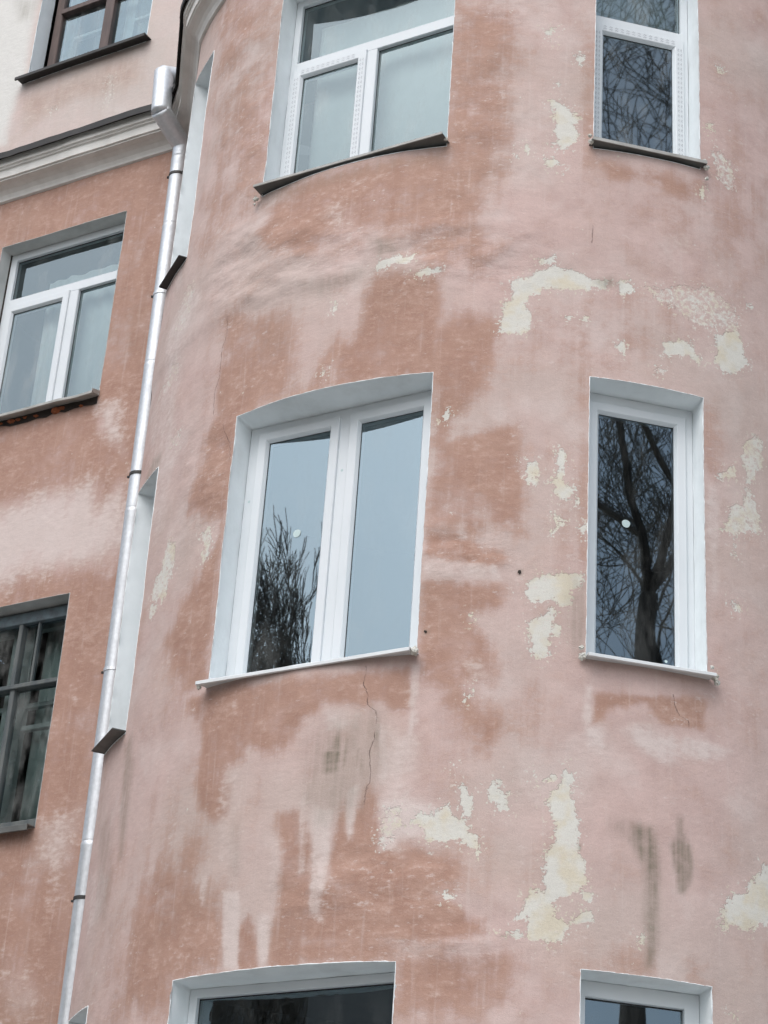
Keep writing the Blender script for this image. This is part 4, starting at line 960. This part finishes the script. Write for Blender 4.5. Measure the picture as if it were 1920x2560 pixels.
# ------------------------------------------------------------------ bare trees in the yard behind the camera (seen mirrored in the panes)
def tree_meshes(seed, height, fork, trunk_r, rmax, limbs=4, depth=5, spread=.55, twig=.005):
    rnd = random.Random(seed); segs = []
    def rv(k): return Vector((rnd.uniform(-1, 1), rnd.uniform(-1, 1), rnd.uniform(-1, 1))) * k
    def grow(p, d, L, r, lev):
        n = 5 if lev < 4 else 3; pts = [p]; rr = [r]; q = p.copy(); dd = d.copy(); curve = rv(.06)
        for i in range(n):
            dd = (dd + curve + rv(.075 + .012 * lev) + Vector((0, 0, .05))).normalized()
            q = q + dd * (L / n); pts.append(q.copy()); rr.append(r * (1 - .5 * (i + 1) / n))
        segs.append((lev, pts, rr))
        if lev >= depth: return
        for k in range(rnd.choice((3, 4)) if lev < depth - 1 else rnd.choice((4, 5))):
            j = n if k == 0 else rnd.randint(1, n); az = rnd.uniform(0, 2 * math.pi)
            side = Vector((math.cos(az), math.sin(az), rnd.uniform(-.3, .6)))
            base_d = (pts[j] - pts[j - 1]).normalized()
            nd = (base_d * (1.1 if k == 0 else .75) + side * spread * (.6 if k == 0 else 1.15)).normalized()
            grow(pts[j], nd, L * rnd.uniform(.58, .8), rr[j] * (.85 if k == 0 else rnd.uniform(.45, .65)), lev + 1)
    tp = [Vector((0, 0, -.1))]; tr = [trunk_r * 1.25]; n = 9
    for i in range(n):
        f = (i + 1) / n; tp.append(Vector((.10 * math.sin(f * 4 + seed), .09 * math.sin(f * 3 + 1), fork * f))); tr.append(trunk_r * (1 - .28 * f))
    segs.append((0, tp, tr))
    for k in range(limbs):
        az = 2 * math.pi * (k + rnd.uniform(-.2, .2)) / limbs; top = k < 3
        j = n if top else rnd.randint(n - 5, n)
        grow(tp[j], Vector((math.cos(az) * spread, math.sin(az) * spread, .95 if top else .5)).normalized(), (height - fork) * rnd.uniform(.36, .46), tr[j] * (.55 if top else .38), 1)
    zmax = max(p.z for _, ps, _ in segs for p in ps); kz = (height - fork) / (zmax - fork)
    def fit(p):
        z = p.z if p.z < fork else fork + (p.z - fork) * kz
        rad = math.hypot(p.x, p.y); s = rmax * math.tanh(rad / rmax) / rad if rad > 1e-6 else 1
        return Vector((p.x * s, p.y * s, max(z, .5) if p.z > .5 else z))
    def tubes(sel):
        V, F = [], []
        for lev, ps, rs in segs:
            if not sel(lev): continue
            v, f = tube([fit(p) for p in ps], [max(r, twig) for r in rs], 12 if lev == 0 else 7 if lev < 3 else 3, False); b_ = len(V); V += v; F += [tuple(i + b_ for i in q) for q in f]
        return V, F
    return pydata('trunk', *tubes(lambda l: l < 2)), pydata('branches', *tubes(lambda l: l >= 2))
def plant_tree(x, y, meshes, rot, sc, label):
    t = empty('bare_tree', (x, y, GZ)); t.rotation_euler.z = rot; t.scale = (sc,) * 3
    tag(t, label, 'tree', 'bare trees in the yard')
    a = obj('trunk', meshes[0], M['bark'], t, True); b = obj('branches', meshes[1], M['twig'], t)
    return t
TA = tree_meshes(3, 18.5, 10.3, .135, 3.9, 7, 6, .6, .0048)
TB = tree_meshes(9, 12.4, 6.4, .15, 2.3, 8, 7, .66, .0045)
plant_tree(5.8, 2.55, TA, .6, 1.0, 'tall bare tree right of the viewer, mirrored in the narrow bay windows')
plant_tree(-11.15, 6.2, TB, 2.3, 1.04, 'dense bare tree left of the viewer, mirrored in the wide bay windows')
plant_tree(-14.4, 4.75, TB, 4.4, 1.24, 'bushy bare tree far left of the viewer, beyond the dense one')
plant_tree(10.5, -3.0, TA, 3.4, 1.05, 'tall bare tree behind the viewer to the right')
plant_tree(-9.5, -3.5, TA, 4.6, .8, 'tall bare tree behind the viewer to the left')

# a spruce, mirrored as the dark mass low in the flat wall's panes
def spruce(x, y, height, rad, label):
    rnd = random.Random(12); sp = empty('spruce_tree', (x, y, GZ)); tag(sp, label, 'tree')
    obj('trunk', pydata('trunk', *tube([(0, 0, -.1), (0, 0, height * .5), (0, 0, height)], [.2, .12, .01], 10, False)), M['bark'], sp, True)
    V, F = [], []
    for i in range(900):
        f = rnd.random() ** .8; z = height * (.06 + .93 * f); L = rad * (1 - f) ** .8 * rnd.uniform(.7, 1.1) + .15; az = rnd.uniform(0, 2 * math.pi)
        d = Vector((math.cos(az), math.sin(az), 0)); sd = Vector((-d.y, d.x, 0))
        for k in range(6):
            u0 = L * k / 6; u1 = L * (k + 1.3) / 6; c0 = d * u0 + Vector((0, 0, z - .25 * u0 + .05 * u0 * u0)); c1 = d * u1 + Vector((0, 0, z - .25 * u1 + .05 * u1 * u1 - .05))
            wd = (.10 + .16 * L * (1 - k / 6)) * rnd.uniform(.6, 1.2); tl = Vector((0, 0, rnd.uniform(-.12, .04)))
            b_ = len(V); V += [c0, c1 + sd * wd + tl, c1 + d * .08, c1 - sd * wd + tl]; F += [(b_, b_ + 1, b_ + 2), (b_, b_ + 2, b_ + 3)]
    obj('crown', pydata('crown', V, F), M['needles'], sp)
M['needles'] = simple('spruce_needles', (.045, .07, .04), (.03, .05, .03), .8, 20, 0)
spruce(-13.4, 8.9, 16.0, 2.6, 'dark spruce far left of the viewer, mirrored in the worn wooden window')

# ------------------------------------------------------------------ the house across the yard, mirrored low in the panes
hx, hy, hl, hw, hz = -20.5, -1.6, 18.0, 8.0, 8.6
house = empty('neighbour_house', (hx, hy, GZ)); house.rotation_euler.z = math.radians(-62)
tag(house, 'dark brick house with a gable roof across the yard to the left of the viewer', 'house')
M['house_brick'] = simple('dark_house_brick', (.13, .075, .055), (.09, .055, .042), .9, 18, .4)
M['house_roof'] = simple('dark_roof_sheet', (.06, .05, .045), (.04, .036, .034), .7, 6, .2)
bm = bmesh.new(); box_bm(bm, (-hl / 2, -hw / 2, 0), (hl, 0, 0), (0, hw, 0), (0, 0, hz)); obj('wall', bm, M['house_brick'], house)
rv = [(-hl / 2 - .4, -hw / 2 - .5, hz + .004), (hl / 2 + .4, -hw / 2 - .5, hz + .004), (hl / 2 + .4, hw / 2 + .5, hz + .004), (-hl / 2 - .4, hw / 2 + .5, hz + .004), (-hl / 2 - .4, 0, hz + 3.2), (hl / 2 + .4, 0, hz + 3.2)]
obj('roof', pydata('roof', rv, [(0, 1, 5, 4), (3, 4, 5, 2), (0, 4, 3), (1, 2, 5), (0, 3, 2, 1)]), M['house_roof'], house)
for fz in (1.0, 4.2):
    for k in range(5):
        x = -6.4 + 3.2 * k
        bm = bmesh.new(); box_bm(bm, (x - .55, hw / 2 + .002, fz), (1.1, 0, 0), (0, .05, 0), (0, 0, 1.6)); wnd = obj('window', bm, M['pvc'], house)
        bm = bmesh.new(); box_bm(bm, (x - .47, hw / 2 + .054, fz + .08), (.94, 0, 0), (0, .006, 0), (0, 0, 1.44)); obj('pane', bm, M['glass_old'], wnd)

FIX = [(-0.0572, 4.642, 'anchor_hole_shade', 0.008), (-0.2445, 4.308, 'nail', 0.005), (-0.247, 4.311, 'nail', 0.004)]  # the hole is a dark lump, its inner shade put into the colour
# old fixings left in the bay wall
for (tt, zz, nm_, r_) in FIX:
    p = bay_pt(tt, zz, .004)[0]; o = blob(nm_, tuple(p), r_, M['hole'], bay_wall, 90, (1, .5, 1.3))
